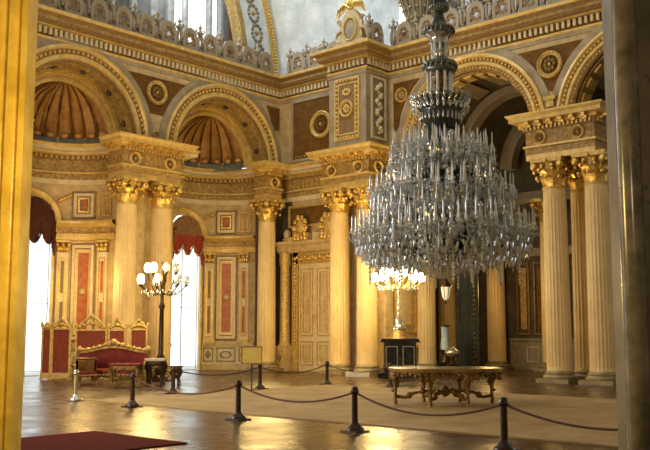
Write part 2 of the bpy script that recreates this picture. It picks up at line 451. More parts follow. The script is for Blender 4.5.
def big_arch(c,name):
    mb=MB(); mb.F=Rf(RQ)
    mb.ring(c,ZS,[(RO,0),(RO,.16),(RO-.12,.2),(RO-.2,.1)],m=0); mb.ring(c,ZS,[(RO-.2,.1),(RO-.34,.1)],m=3); mb.ring(c,ZS,[(RO-.34,.1),(RO-.38,.18),(RO-.5,.18),(RO-.54,.1)],m=0); mb.ring(c,ZS,[(RO-.54,.1),(RI+.06,.1),(RI,.04),(RI,-.1)],m=3)
    for k in range(56):
        a=pi*(k+.5)/56
        mb.ball((c+(RO-.27)*cos(a),.13,ZS+(RO-.27)*sin(a)),.07,1,6,4)
        mb.ball((c+(RI+.13)*cos(a),.1,ZS+(RI+.13)*sin(a)),.05,1,6,4)
    mb.ring(c,ZS,[(RI,-.1),(RI-.05,-.12),(RI-.05,-1.1),(RI,-1.2)],m=2)
    for k in range(14):
        a=pi*(k+.5)/14
        mb.ring(c,ZS,[(RI-.05,-.3),(RI-.12,-.32),(RI-.12,-.95),(RI-.05,-.98)],a0=a-.07,a1=a+.07,seg=3,m=0)
    mb.F=None
    struct(name,mb,[M['trimgold'],M['gold'],M['ochre'],M['recess']])
big_arch(C1,'trim_7'); big_arch(C2,'trim_8')
mb=MB(); mb.F=Rf(RQ)
spandrel(mb,C1,C2,4.12,13.8,11.9,0,2,True,1)
# left spandrel between pier and arch one
mb.poly([(7.35,11.3),(7.62,11.6),(7.75,12.2),(8.05,12.8),(8.5,13.4),(8.9,13.75),(7.35,13.75)],0,.05,0)
medallion(mb,7.85,13.1,.36,1,1,.06)
# bracket between the arches
mb.box(15.3,15.85,0,.25,11.5,11.65,1); mb.box(15.4,15.75,0,.2,11.2,11.5,1)
# panel with ring between corner and pier box
mb.box(.75,4.2,0,.05,10.9,13.9,0); mb.frame(.6,4.35,10.75,14.05,.14,0,.1,3)
for k in range(16): mb.ball((.9+k*.21,.06,11.0),.05,1,6,4)
medallion(mb,2.7,12.5,.72,1,0,.06)
mb.F=None
struct('trim_9',mb,[M['brown'],M['goldpaint'],M['dullgold'],M['pale']])

# pier box above the paired columns
mb=MB()
mb.box(PX0,PX1,-.5,RQ,10.5,14.3,0)
mb.F=Rf(-.5)
a0,a1=PX0+.38,PX1-.38
mb.frame(a0,a1,10.95,13.95,.09,0,.07,1); mb.frame(a0+.22,a1-.22,11.2,13.7,.07,0,.06,1)
mb.box(a0+.09,a1-.09,0,.02,11.04,13.86,2); mb.box(a0+.3,a1-.3,.02,.04,11.3,13.6,3)
for k in range(14):
    z=11.05+k*2.8/13
    for aa in (a0+.16,a1-.16): mb.ball((aa,.05,z),.07,1,6,4)
for k in range(7):
    aa=a0+.2+k*(a1-a0-.4)/6
    for z in (11.07,13.82): mb.ball((aa,.05,z),.07,1,6,4)
medallion(mb,(a0+a1)/2,12.45,.42,1,1,.05)
for k in range(9):
    t=2*pi*k/9; mb.ball(((a0+a1)/2+.2*cos(t),.05,13.25+.12*sin(t)),.08,1,6,4)
mb.F=lambda a,d,z:(PX1+d,a,z)
mb.frame(-.15,.95,10.95,13.95,.1,0,.06,4); mb.box(-.05,.85,0,.02,11.05,13.85,5)
for k in range(22):
    z=11.25+k*.115; w=.12+.12*abs(sin(k*.9))
    mb.ball((.4+.16*sin(k*1.3),.04,z),w*.6,4,6,4)
mb.F=None
struct('trim_10',mb,[M['pale'],M['trimgold'],M['ochre'],M['recess'],M['cream'],M['olive']])

# ------------------------------------------------------------------ entablatures
EZ=8.7
EPROF=[(.03,EZ),(.03,8.93),(.05,8.93),(.05,9.15),(.12,9.2),(.12,9.28),(.03,9.3)]
FPROF=[(.03,9.3),(.03,9.84)]
CPROF=[(.03,9.84),(.08,9.88),(.08,10.06),(.2,10.08),(.2,10.14),(.26,10.2),(.52,10.22),(.52,10.36),(.62,10.46),(.62,10.52),(-.2,10.55)]
def entab(path,name,mats,blocky=False,ros=None,closed=False):
    mb=MB()
    mb.sweep(path,EPROF[:3],5); mb.sweep(path,EPROF[2:5],1); mb.sweep(path,EPROF[4:],0); mb.sweep(path,FPROF,1); mb.sweep(path,CPROF[:3],6); mb.sweep(path,CPROF[2:5],2); mb.sweep(path,CPROF[4:8],5); mb.sweep(path,CPROF[7:],0)
    mb.along(path,.17,lambda s: s.box(-.045,.045,.07,.17,9.9,10.05,2))
    if blocky: mb.along(path,.42,lambda s: (s.box(-.08,.08,.1,.46,10.08,10.2,3), s.box(-.08,.08,.1,.28,10.0,10.1,3)))
    else: mb.along(path,.3,lambda s: s.box(-.06,.06,.0,.05,9.36,9.78,3))
    if ros:
        for fr in ros:
            mb.F=fr; medallion(mb,0,9.57,.3,0,4,.04,20)
        mb.F=None
    # under soffit & lid not needed where built in
    return struct(name,mb,mats)
EM=[M['trimgold'],M['ochre'],M['trimgold'],M['gold'],M['dullgold'],M['trimgold'],M['recess']]
EMs=[M['trimgold'],M['ochre'],M['trimgold'],M['goldpaint'],M['dullgold'],M['cream'],M['recess']]
nicheA=arc(NP,CA+NSA,NR,-pi/2,-3*pi/2,36); nicheB=arc(NP,CB+NS,NR,-pi/2,-3*pi/2,36)
entab([(LP,-30)]+[(LP,CA-NR+NSA)]+nicheA+[(LP,CA+NR+NSA),(LP,-9.0)],'trim_11',EMs)
entab([(LP,-6.3),(LP,CB-NR+NS)]+nicheB+[(LP,CB+NR+NS),(LP,RQ),(4.4,RQ)],'trim_12',EMs)
def rl(p0): return lambda qa:(lambda a,d,z:(p0+d,qa+a,z))
def rr(q0): return lambda pa:(lambda a,d,z:(pa+a,q0-d,z))
f=rl(.5); entab([(LP-.2,-9.3),(.5,-9.3),(.5,-6.15),(LP-.2,-6.15)],'trim_13',EM,True,[f(-8.68),f(-6.76)])
f=rl(.5); entab([(LP,-.55),(.5,-.55),(.5,.5),(LP,.5)],'trim_14',EM,True,[f(0)])
f=rr(-.52); entab([(4.4,RQ),(4.4,-.52),(7.2,-.52),(7.2,RQ),(7.2,4.3)],'trim_15',EM,True,[f(4.98),f(6.63),(lambda a,d,z:(7.2+d,0.1+a,z))])
f=rr(-.52); entab([(15.35,2.2),(15.35,-.52),(18.2,-.52),(18.2,2.2)],'trim_16',EM,True,[f(15.95),f(17.55)])
mb=MB(); mb.box(15.35,18.2,-.52,2.2,8.7,8.72); mb.box(15.35,18.2,-.52,2.2,10.4,10.5)
mb.box(4.4,7.2,-.52,RQ,8.7,8.72); mb.box(4.4,7.2,-.52,RQ,10.4,10.5); mb.box(LP-.2,.5,-9.3,-6.15,8.7,8.72); mb.box(LP-.2,.5,-9.3,-6.15,10.4,10.5)
mb.box(LP-.2,.5,-.55,.5,8.7,8.72); mb.box(LP-.2,.5,-.55,.5,10.4,10.5)
struct('trim_17',mb,M['dullgold'])

# upper cornice, all round
UP=[(LP,-30),(LP,RQ),(PX0,RQ),(PX0,-.5),(PX1,-.5),(PX1,RQ),(30,RQ)]
mb=MB()
mb.sweep(UP,[(0,14.02),(.04,14.05),(.04,14.2)],0)
mb.sweep(UP,[(.04,14.2),(.09,14.24),(.09,14.32),(.02,14.35)],4)
mb.sweep(UP,[(.02,14.35),(.02,14.72)],1)
mb.sweep(UP,[(.02,14.72),(.2,14.76),(.2,14.82)],4)
mb.sweep(UP,[(.2,14.82),(.38,14.88),(.38,14.95)],5)
mb.sweep(UP,[(.38,14.95),(.44,14.97),(.44,15.1)],2)
mb.sweep(UP,[(.44,15.1),(.46,15.12),(.6,15.22)],5)
mb.sweep(UP,[(.6,15.22),(.64,15.26),(.64,15.37)],4)
mb.sweep(UP,[(.64,15.36),(-.8,15.38)],0)
mb.along(UP,.25,lambda s: s.box(-.06,.06,.0,.15,14.42,14.7,3))
struct('trim_18',mb,[M['pale'],M['brown'],M['ochre'],M['cream'],M['trimgold'],M['recess']])
mb=MB(); mb.box(-6,LP,-30,12,14.9,15.2); mb.box(LP,30,RQ,10.2,14.9,15.2); struct('floor_gallery',mb,M['pale'])

# ------------------------------------------------------------------ gallery railings
def panel_mesh():
    mb=MB(); w=.46
    hexo=[(-w,.12),(w,.12),(w,.75),(.3,1.12),(0,1.24),(-.3,1.12),(-w,.75)]
    hexi=[(-w+.17,.3),(w-.17,.3),(w-.17,.68),(.16,.9),(0,.98),(-.16,.9),(-w+.17,.68)]
    for A in ((hexo,hexi),):
        n=len(A[0])
        for d0,d1 in ((-.07,.07),):
            for i in range(n):
                j=(i+1)%n; o0,o1,i0,i1=A[0][i],A[0][j],A[1][i],A[1][j]
                v=[mb.V(x,d,z) for d in (d0,d1) for x,z in (o0,o1,i1,i0)]
                for q in ((0,1,2,3),(7,6,5,4),(0,4,5,1),(3,2,6,7)): mb.face([v[k] for k in q],0)
    # recessed plate pierced by a six-pointed star
    n=12; inn=[((.19 if k%2 else .1)*cos(2*pi*k/n+pi/2),.62+(.19 if k%2 else .1)*sin(2*pi*k/n+pi/2)) for k in range(n)]
    out=[(.31*cos(2*pi*k/n+pi/2),.62+.40*sin(2*pi*k/n+pi/2)) for k in range(n)]
    for k in range(n):
        j=(k+1)%n
        v=[mb.V(x,d,z) for d in (-.03,.03) for x,z in (out[k],out[j],inn[j],inn[k])]
        for q in ((0,1,2,3),(7,6,5,4),(3,2,6,7)): mb.face([v[a] for a in q],1)
    for k in range(6):
        t=pi/2+2*pi*k/6; mb.ball((.25*cos(t),-.04,.62+.3*sin(t)),.06,0,6,4)
    mb.box(-.5,.5,-.1,.1,0,.12,0)
    return mb
def post_mesh():
    mb=MB(); mb.box(-.16,.16,-.14,.14,0,.16); 
    P=[(.12*cos(2*pi*k/12),0,.62+.4*sin(2*pi*k/12)) for k in range(13)]
    mb.tube(P,.085,5,0)
    mb.box(-.14,.14,-.1,.1,1.04,1.14); mb.lathe([(.0,1.6),(.03,1.56),(.05,1.45),(.11,1.38),(.05,1.3),(.08,1.22),(.12,1.14)],seg=8)
    mb.tube([(-.2,0,1.1),(-.28,0,1.22),(-.2,0,1.3)],.04,5); mb.tube([(.2,0,1.1),(.28,0,1.22),(.2,0,1.3)],.04,5)
    return mb
pn0=ps0=None
def railing(x0,y0,x1,y1,label):
    global pn0,ps0
    L=sqrt((x1-x0)**2+(y1-y0)**2); n=max(1,round(L/1.3)); rz=math.atan2(y1-y0,x1-x0)
    t=empty('gallery_railing',(x0,y0,15.37),rz,label=label,cat='railing',group='gallery railings')
    st=L/n
    for k in range(n):
        if pn0 is None: pn0=panel_mesh().build('railing_panel',[M['pale'],M['recess']],t); o=pn0
        else: o=dup(pn0,t)
        o.location=((k+.5)*st,0,0)
        if ps0 is None: ps0=post_mesh().build('railing_post',M['pale'],t); o=ps0
        else: o=dup(ps0,t)
        o.location=(k*st,0,0)
    return t
railing(-.1,-20,-.1,.6,'pale carved gallery railing on the left cornice, running to the far corner')
railing(.6,1.05,4.2,1.05,'short pale carved gallery railing between far corner and clock ornament')
railing(7.5,1.05,26,1.05,'pale carved gallery railing on the right cornice above the big arches')
railing(PX1+.05,-.3,PX1+.05,.8,'one-panel pale railing returning beside the clock ornament')

# clock ornament on the pier
t=empty('cartouche_ornament',(5.9,-.1,15.37),0,label='carved cartouche with oval clock and gilt wings crowning the paired column pier',cat='ornament')
mb=MB()
mb.box(-1.0,1.0,-.25,.25,0,.4); 
mb.poly([(-.75,.4),(.75,.4),(.62,1.3),(.45,1.75),(.2,2.0),(-.2,2.0),(-.45,1.75),(-.62,1.3)],-.16,.16)
for s_ in (-1,1):
    mb.tube([(s_*.72,-.1,.5),(s_*.98,-.1,.7),(s_*.9,-.1,1.0),(s_*.62,-.1,1.0),(s_*.6,-.1,1.4),(s_*.8,-.1,1.6)],.12,8)
mb.build('cartouche_body',M['stone'],t)
mb=MB()
P=[]
for k in range(24):
    a=2*pi*k/24; P.append([(.36*q*cos(a),-.17-d,1.05+.5*q*sin(a)) for q,d in ((1.25,0),(1.2,.09),(1.05,.09),(1.,.02))])
mb.grid(P,0,True,closeu=True); mb.build('oval_frame',M['goldpaint'],t)
mb=MB(); mb.ball((0,-.16,1.05),.35,0,16,8,(1,.12,1.42)); mb.build('clock_face',M['pale'],t)
mb=MB()
for s_ in (-1,1):
    mb.tube([(0,-.1,2.1),(s_*.3,-.15,2.35),(s_*.62,-.1,2.25),(s_*.85,-.05,1.8)],[.12,.14,.1,.04],8)
    for k in range(5): mb.tube([(s_*(.2+.13*k),-.15,2.3-.03*k),(s_*(.3+.16*k),-.15,1.95-.05*k)],[.07,.02],6)
mb.ball((0,-.15,2.35),.2,0,10,6); mb.tube([(0,-.1,2.4),(0,-.1,2.7),(.04,-.1,2.85)],[.1,.07,.02],8)
mb.build('gilt_wings',M['gold'],t)

# ------------------------------------------------------------------ upper stage behind the railings
UW=-4.6
mb=MB(); mb.F=Lf(UW)
UWa,UWb=-3.2,.8
mb.box(-30,UWa,-.4,0,15.2,25); mb.box(UWb,12,-.4,0,15.2,25); mb.box(UWa,UWb,-.4,0,15.2,15.5); mb.box(UWa,UWb,-.4,0,23,25)
mb.F=None
struct('wall_upper_left',mb,M['greywall'])
w=empty('window_1',(UW-.2,-1.2,15.5),0,kind='structure')
mb=MB()
for a in (-2.0,-.58,1.15,1.95): mb.box(-.12,.25,a-.09,a+.09,0,7.5)
mb.box(-.12,.3,-2.0,2.0,0,.2)
mb.build('window_frame',M['grey'],w)
mb=MB(); mb.box(-.02,.0,-2.0,2.0,0,7.5); mb.build('window_glass',M['pane'],w)
mb=MB()
for a in (-2.5,-3.6,-4.9,-6.2): mb.lathe([(.28,0),(.3,.3),(.24,.4),(.24,7),(.3,7.3)],(1.2,a,0),12)
mb.build('pilaster',M['grey'],w)
mb=MB(); P=[[(UW+.3+.08*sin(i*1.9),1.0+1.5*i/14,15.3+7*j/6) for j in range(7)] for i in range(15)]
mb.grid(P,0); tag(mb.build('gallery_drape',M['drape']),'dark brown drape hanging right of the bright upper gallery window','curtain')
# dome-bearing arch with gilded edges, painted band
mb=MB(); mb.F=Lf(LP-.6)
c=-11; A=.85
mb.ring(c,15.3,[(12.35,0),(12.35,.3),(12.1,.3),(12.1,0)],0,A,30,0)
mb.ring(c,15.3,[(12.1,.1),(10.25,.1)],0,A,30,1)
mb.ring(c,15.3,[(10.25,.1),(10.25,.25),(9.95,.25),(9.95,-.5)],0,A,30,2)
for k in range(60):
    a=A*(k+.5)/60; mb.ball((c+12.22*cos(a),.32,15.3+12.22*sin(a)),.09,0,6,4)
for k in range(9):
    a=.1+A*(k+.3)/9
    for j in range(12):
        t_=2*pi*j/12; rr_=11.2+.34*cos(t_); aa=a+.04*sin(t_)
        mb.ball((c+rr_*cos(aa),.12,15.3+rr_*sin(aa)),.1,3,6,4)
    mb.ball((c+11.2*cos(a),.12,15.3+11.2*sin(a)),.14,2,6,4)
mb.F=None
struct('trim_19',mb,[M['gold'],M['sky'],M['ochre'],M['olive']])
# pendentive painted pale blue, leaning out over the corner
mb=MB(); P=[]
for i in range(13):
    z=15.2+i*.8
    qa=-11+sqrt(max(12.3**2-(z-15.3)**2,0)); lean=.025*(z-15.2)**2
    row=[]
    for j in range(13):
        t_=j/12; p=LP-.7+t_*(7.8+lean*.6); 
        q=qa+.1+(RQ+1.0-qa)*min(1,t_*1.6)-lean*sin(pi*t_)*.6+.5*sin(pi*t_)*.6
        row.append((p,q,z))
    P.append(row)
mb.grid(P,0)
struct('wall_pendentive',mb,M['sky'])
mb=MB(); mb.box(7.1,30,RQ+1.6,RQ+1.9,15.2,25,0)
for k in range(8):
    p0=9.2+k*1.5
    mb.F=Rf(RQ+1.6); mb.frame(p0,p0+1.2,16.0,19.2,.1,0,.08,1); medallion(mb,p0+.6,17.5,.4,1,1,.04)
    mb.F=None
struct('wall_upper_right',mb,[M['sky'],M['olive']])
# ribbed fan springing behind the railing
mb=MB()
def rf(a,r,z): return 1+.10*abs(sin(a*7))
mb.lathe([(.35,0),(.38,.9),(.55,1.8),(.85,2.8),(1.35,4.0),(2.0,5.2),(2.9,6.5)],(8.0,RQ+1.3,15.3),84,0,True,pi,2*pi,rf)
for k in range(8):
    a=pi+pi*(k+.0)/7
    mb.tube([(8.0+1.1*r*cos(a),RQ+1.3+1.1*r*sin(a),15.3+z) for r,z in [(.35,0),(.38,.9),(.55,1.8),(.85,2.8),(1.35,4.0),(2.0,5.2),(2.9,6.5)]],.06,6,1)
    for j in range(8):
        z=.9+j*.45; r=.38+.11*j+.01*j*j
        aa=a+pi/14
        mb.ball((8.0+1.05*r*cos(aa),RQ+1.3+1.05*r*sin(aa),15.3+z),.07,2,6,4)
struct('trim_20',mb,[M['olive'],M['pale'],M['gold']])

# ------------------------------------------------------------------ niche interiors
def niche_inside(c,n0):
    c=c+(NS if c==CB else NSA)
    mb=MB(); mb.F=nf(c)
    for sg in (-1,1):
        def B(a0,a1,d0,d1,z0,z1,m,nx=1):
            x0,x1=sorted((sg*a0,sg*a1)); mb.box(x0,x1,d0,d1,z0,z1,m,nx)
        def Fm(a0,a1,z0,z1,w,d0,d1,m,nx=1):
            x0,x1=sorted((sg*a0,sg*a1)); mb.frame(x0,x1,z0,z1,w,d0,d1,m,nx)
        # dado
        B(1.22,4.3,0,.22,0,.3,0,8); B(1.22,4.3,0,.14,.3,1.25,7,8); B(1.22,4.3,0,.24,1.25,1.42,1,8)
        for a0,a1 in ((1.3,1.85),(2.05,3.1),(3.3,3.9)):
            Fm(a0,a1,.42,1.15,.05,.14,.19,8,3)
        for a in (1.575,3.6):
            a*=sg
            mb.poly([(a-.17,.78),(a,.55),(a+.17,.78),(a,1.02)],.15,.2,5)
        a=2.55*sg
        P=[]
        for k in range(16):
            t=2*pi*k/16; P.append([(a+.34*q*cos(t),dd,.78+.2*q*sin(t)) for q,dd in ((1,.14),(1,.2),(.7,.2),(.7,.15))])
        mb.grid(P,5,False,closeu=True)
        # pilasters with panels
        for a0,a1 in ((1.3,1.85),(3.3,3.85)):
            B(a0,a1,0,.2,1.42,5.55,7,2); Fm(a0+.1,a1-.1,1.75,5.3,.05,.2,.25,4,1); B(a0+.2,a1-.2,.2,.22,1.9,3.3,2 if a0>3 else 8); B(a0+.2,a1-.2,.2,.22,3.7,5.15,2 if a0>3 else 8)
            B(a0-.05,a1+.05,0,.26,1.42,1.6,3,2)
            # small capital
            B(a0-.06,a1+.06,0,.3,6.0,6.1,3,2)
            for k in range(4):
                x=sg*(a0+(a1-a0)*(k+.5)/4); mb.ball((x,.24,5.72),.11,4,6,4,(1,1,1.3)); 
            for k in range(3):
                x=sg*(a0+(a1-a0)*(k)/2); mb.ball((x,.26,5.9),.1,4,6,4)
        # tall red panel
        B(1.95,3.12,0,.03,1.5,5.98,8,3); Fm(2.0,3.05,1.6,5.9,.14,0,.14,7,3); Fm(2.16,2.89,1.8,5.7,.05,0,.12,4,3); B(2.2,2.85,0,.04,1.84,5.66,7,3); B(2.28,2.77,0,.05,1.95,5.55,2,3)
        mb.ball((sg*2.52,.06,3.75),.17,1,8,6)
        # upper square panel above the impost
        B(1.9,3.05,0,.03,7.1,8.4,8,3); Fm(2.0,2.95,7.2,8.3,.14,0,.1,7,3); Fm(2.2,2.75,7.4,8.1,.08,0,.1,4,2); B(2.36,2.59,0,.06,7.56,7.94,2)
        Fm(3.2,3.9,7.2,8.3,.08,0,.1,3,2); B(3.35,3.75,0,.05,7.35,8.15,1)
        for k in range(7): mb.ball((sg*3.55,.07,7.3+.13*k),.07,4,6,4)
        for k in range(6): mb.ball((sg*(1.35+.1*k),.06,7.95+.05*k),.1,4,6,4)
    mb.F=None
    # impost band on both flanks
    def seg(a0,a1,n):
        return [(NP-NR*cos(t),c+NR*sin(t)) for t in [(a0+(a1-a0)*k/n)/NR for k in range(n+1)]]
    for a0,a1 in ((-4.4,-1.22),(1.22,4.4)):
        pth=seg(a0,a1,14)
        mb.sweep(pth,[(0,6.1),(.24,6.12),(.24,6.32),(.28,6.34),(.28,6.4),(.2,6.42)],3); mb.sweep(pth,[(.2,6.42),(.2,6.72)],6); mb.sweep(pth,[(.2,6.72),(.28,6.76),(.42,6.86),(.42,6.98),(0,7.0)],3)
    # window archivolt (around the opening)
    mb.F=nf(c)
    P=[]
    for k in range(25):
        a=pi*k/24
        P.append([(r*cos(a),d,6.95+r*sin(a)) for r,d in ((1.5,0),(1.5,.16),(1.37,.2),(1.3,.12),(1.16,.12),(1.1,.16),(1.08,.0))])
    mb.grid(P,3)
    for sg in (-1,1): mb.box(min(sg*1.08,sg*1.18),max(sg*1.08,sg*1.18),0,.14,0,6.95,3)
    mb.F=None
    struct('trim_%d'%n0,mb,[M['stone'],M['stone'],M['red'],M['trimgold'],M['gold'],M['olive'],M['ochre'],M['cream'],M['recess']])
    # window glass and frame
    w=empty('window_%d'%(n0-19),(NP-NR+.06,c,0),0,kind='structure')
    fb=MB()
    for a in (-1.03,0,1.03): fb.box(-.06,.02,a-.018,a+.018,0,7.9 if a==0 else 7.0)
    for z in (0,3.2,6.9): fb.box(-.05,.01,-1.03,1.03,z,z+.035)
    fb.build('window_frame',M['marbletop'],w)
    gb=MB(); pts=[(-1.0,0),(1.0,0)]+[(1.0*cos(pi*k/16),6.95+1.0*sin(pi*k/16)) for k in range(17)]
    gb.F=lambda a,d,z:(d,a,z); gb.poly(pts,-.03,-.02); gb.build('window_glass',M['pane'],w)
niche_inside(CA,21); niche_inside(CB,22)

def curtain(c,label,n,clo,dropz):
    c=c+(NS if c==CB else NSA)
    t=empty('window_curtain',(NP-NR+.32,c,0),0,label=label,cat='curtain',group='arched window curtains')
    # valance: three swags under the arch head
    mb=MB(); P=[]
    for i in range(41):
        a=-1.08+2.16*i/40
        top=6.9+sqrt(max(1.08**2-a*a,0)) if n==0 else min(6.95,6.9+sqrt(max(1.08**2-a*a,0)))
        s_=abs(((i/40*3)%1)-.5)*2
        bot=6.45-(1-s_*s_)*.55
        P.append([(.10+.05*sin(i*1.7+j*.6),a,top+(bot-top)*j/9) for j in range(10)])
    mb.grid(P,0); 
    ob=mb.build('valance',clo,t)
    mb=MB()
    for k in range(3):
        a0=-1.08+k*.72
        mb.tube([(.17,a0+.72*j/8,6.45-(1-((j/8-.5)*2)**2)*.55) for j in range(9)],.045,6)
    mb.build('fringe',clo if n==0 else M['goldpaint'],t)
    if n==1:
        mb=MB(); mb.grid([[(.06+.03*sin(i*1.9),-1.08+2.16*i/24,6.85+(.05+sqrt(max(1.08**2-(-1.08+2.16*i/24)**2,0)))*j/5) for j in range(6)] for i in range(25)],0)
        mb.build('upper_blind',M['blind'],t)
    for sg in (-1,1):
        mb=MB(); P=[]
        for i in range(9):
            a=sg*(1.06-.2*i/8)
            P.append([(.14+.05*sin(i*2.4),a,6.7-(6.7-5.3+.9*i/8*0)*j/9*(1-.35*i/8)) for j in range(10)])
        mb.grid(P,0); mb.build('side_drape',clo,t)
curtain(CA,'dark brown-red swagged curtain in the arched window at far left of the sofa',0,M['darkred'],0)
curtain(CB,'red swagged curtain in the arched window beside the twin columns',1,M['swagred'],1)

# ------------------------------------------------------------------ columns
def shaft_mesh(r=.49,h=7.13):
    mb=MB(); n=22; P=[]
    for k in range(n*5):
        a=2*pi*k/(n*5); u=(k%5)/5; fl=1-.042*max(0,sin(pi*u))**.8
        row=[]
        for z in (0,.1,.2,.5,2.2,4.4,6.6,6.85,h):
            rr_=r*(1-.10*(z/h)**1.6)
            row.append((rr_*(fl if .15<z<6.8 else 1)*cos(a),rr_*(fl if .15<z<6.8 else 1)*sin(a),z))
        P.append(row)
    mb.grid(P,0,False,closeu=True); return mb
def base_mesh(r=.5):
    mb=MB(); mb.box(-r*1.35,r*1.35,-r*1.35,r*1.35,0,.16)
    mb.lathe([(r*1.25,.16),(r*1.32,.2),(r*1.25,.27),(r*1.1,.29),(r*1.08,.33),(r*1.14,.36),(r*1.12,.41),(r*1.0,.43),(r*.98,.46)],seg=32)
    return mb
def capital_mesh(r=.45):
    mb=MB(); H=1.18
    mb.lathe([(r*1.0,-.02),(r*1.1,.03),(r*1.0,.08),(r*.98,.1),(r*1.0,.6),(r*1.2,.95),(r*1.3,1.02)],seg=24,m=0)
    # acanthus leaves, two rows
    for row,(zb,zt,out,n,ph) in enumerate(((.08,.52,.22,8,0),(.3,.8,.30,8,.5))):
        for k in range(n):
            a=2*pi*(k+ph)/n; P=[]
            for i in range(6):
                u=i/5; z=zb+(zt-zb)*min(1,u*1.25)-(.1 if i==5 else 0); d=r*1.02+out*u**2.2
                w=.17*sin(pi*(.18+.78*u))+.02
                P.append([((d-abs(v)*.04)*cos(a)-w*v*sin(a),(d-abs(v)*.04)*sin(a)+w*v*cos(a),z-.03*abs(v)) for v in (-1,-.5,0,.5,1)])
            mb.grid(P,1)
            mb.ball(((d+.0)*cos(a),d*sin(a),zt-.1),.085,1,6,4)
    # corner volutes
    for k in range(4):
        a=pi/4+k*pi/2
        c=[((r*1.15+.30*t)*cos(a),(r*1.15+.30*t)*sin(a),.62+.36*t) for t in (0,.4,.8,1)]
        mb.tube(c,[.05,.07,.09,.1],6,1)
        vx,vy=(r*1.15+.27)*cos(a),(r*1.15+.27)*sin(a)
        mb.ball((vx,vy,.88),.17,1,10,6)
        for s_ in (-1,1):
            a2=a+s_*.42
            mb.ball((r*1.32*cos(a2),r*1.32*sin(a2),.9),.11,1,8,5)
    w=r*1.52
    P=[]
    pts=[]
    for k in range(4):
        a=pi/4+k*pi/2; 
        for j in range(6):
            t=j/6; a_=a+t*pi/2; rad=w*1.38*(1-.30*sin(pi*t))
            pts.append((rad*cos(a_),rad*sin(a_)))
    lo=[mb.V(x,y,1.02) for x,y in pts]; hi=[mb.V(x*1.03,y*1.03,H) for x,y in pts]
    n=len(pts)
    for i in range(n): mb.face((lo[i],lo[(i+1)%n],hi[(i+1)%n],hi[i]),0)
    mb.face(lo[::-1],0); mb.face(hi,0)
    for k in range(4): a=k*pi/2; mb.ball((r*1.42*cos(a),r*1.42*sin(a),1.08),.1,1,6,5)
    return mb
proto=None
def column(x,y,label,group='fluted columns with gilt capitals',rz=0,capm=None,h=1.0):
    global proto
    if proto is None:
        t=empty('fluted_column',(x,y,0),rz)
        base_mesh().build('base',M['olivebase'],t)
        shaft_mesh().build('shaft',M['shaft'],t,(0,0,.42))
        capital_mesh().build('capital',[M['goldpaint'],M['gold']],t,(0,0,7.54))
        proto=t
    else: t=dup(proto,None,(x,y,0),rz)
    tag(t,label,'column',group); return t
column(0,-8.68,'cream fluted column with gilt capital, left of the twins beside the torchere')
column(0,-6.74,'cream fluted column directly behind the lit torchere, right of the left twins')
column(0,0,'single cream column with gilt capital left of the gilded double door')
column(4.98,0,'cream column just right of the gilded double door, left of the centre pair')
column(6.63,0,'brightly lit cream column of the centre pair, beside the glowing candelabrum')
column(16.22,0,'front left column of the clustered columns at right of the photo')
column(17.98,0,'front right column of the clustered columns beside the dark marble jamb')
column(16.65,1.5,'narrow-looking column seen in the gap between the two front right-hand columns')
column(17.9,1.5,'column mostly hidden behind the front right column next to the marble jamb')
column(7.45,3.45,'bright yellow-lit column right of the glowing candelabrum')
column(4.55,9.5,'orange-lit column behind the hanging lantern, deep in the aisle')
column(7.7,9.5,'dim column right of the dark green door in the aisle')
column(10.9,9.5,'dim aisle column showing left of the clustered right-hand columns')

# ------------------------------------------------------------------ gilded portal with double door
d=empty('door_1',(2.3,RQ,0),0,kind='structure')
mb=MB()
for sg in (-1,1):
    x0,x1=sorted((sg*1.15,sg*1.5)); mb.box(x0,x1,-.14,0,0,6.0,0)
    for k in range(24):
        mb.ball((sg*1.33,-.16,1.5+k*.18),.09,1,6,4); 
mb.box(-1.5,1.5,-.14,0,5.4,6.0,0)
for k in range(16): mb.ball((-1.3+k*.173,-.17,5.68+.06*sin(k*2)),.12,1,6,4)
for k in range(30): mb.ball((-1.1+k*.076,-.15,5.46),.035,1,6,3)
mb.build('door_frame',[M['goldpaint'],M['gold']],d)
for sg in (-1,1):
    mb=MB(); mb.box(-.56,.56,-.06,0,0,5.4,0)
    for z0,z1 in ((.3,1.5),(1.75,5.15)):
        mb.frame(-.44,.44,z0,z1,.06,-.1,-.05,1); mb.box(-.2,.2,-.08,-.05,z0+.25,z1-.25,2); mb.frame(-.26,.26,z0+.18,z1-.18,.04,-.1,-.05,1)
    o=mb.build('door_leaf',[M['door'],M['goldpaint'],M['stone']],d,(sg*.57,0,0))
    hb=MB(); hb.tube([(-sg*.48,-.1,2.55),(-sg*.48,-.18,2.6),(-sg*.48,-.18,2.8),(-sg*.48,-.1,2.85)],.02,6); hb.build('door_handle',M['gold'],o)
mb=MB()
mb.sweep([(-2.2,0),(-2.2,-.5),(-1.75,-.5),(-1.75,-.25),(1.75,-.25),(1.75,-.5),(2.2,-.5),(2.2,0)][:],[(0,6.0),(.06,6.1),(.06,6.3),(.22,6.42),(.22,6.55),(-.2,6.58)],0)
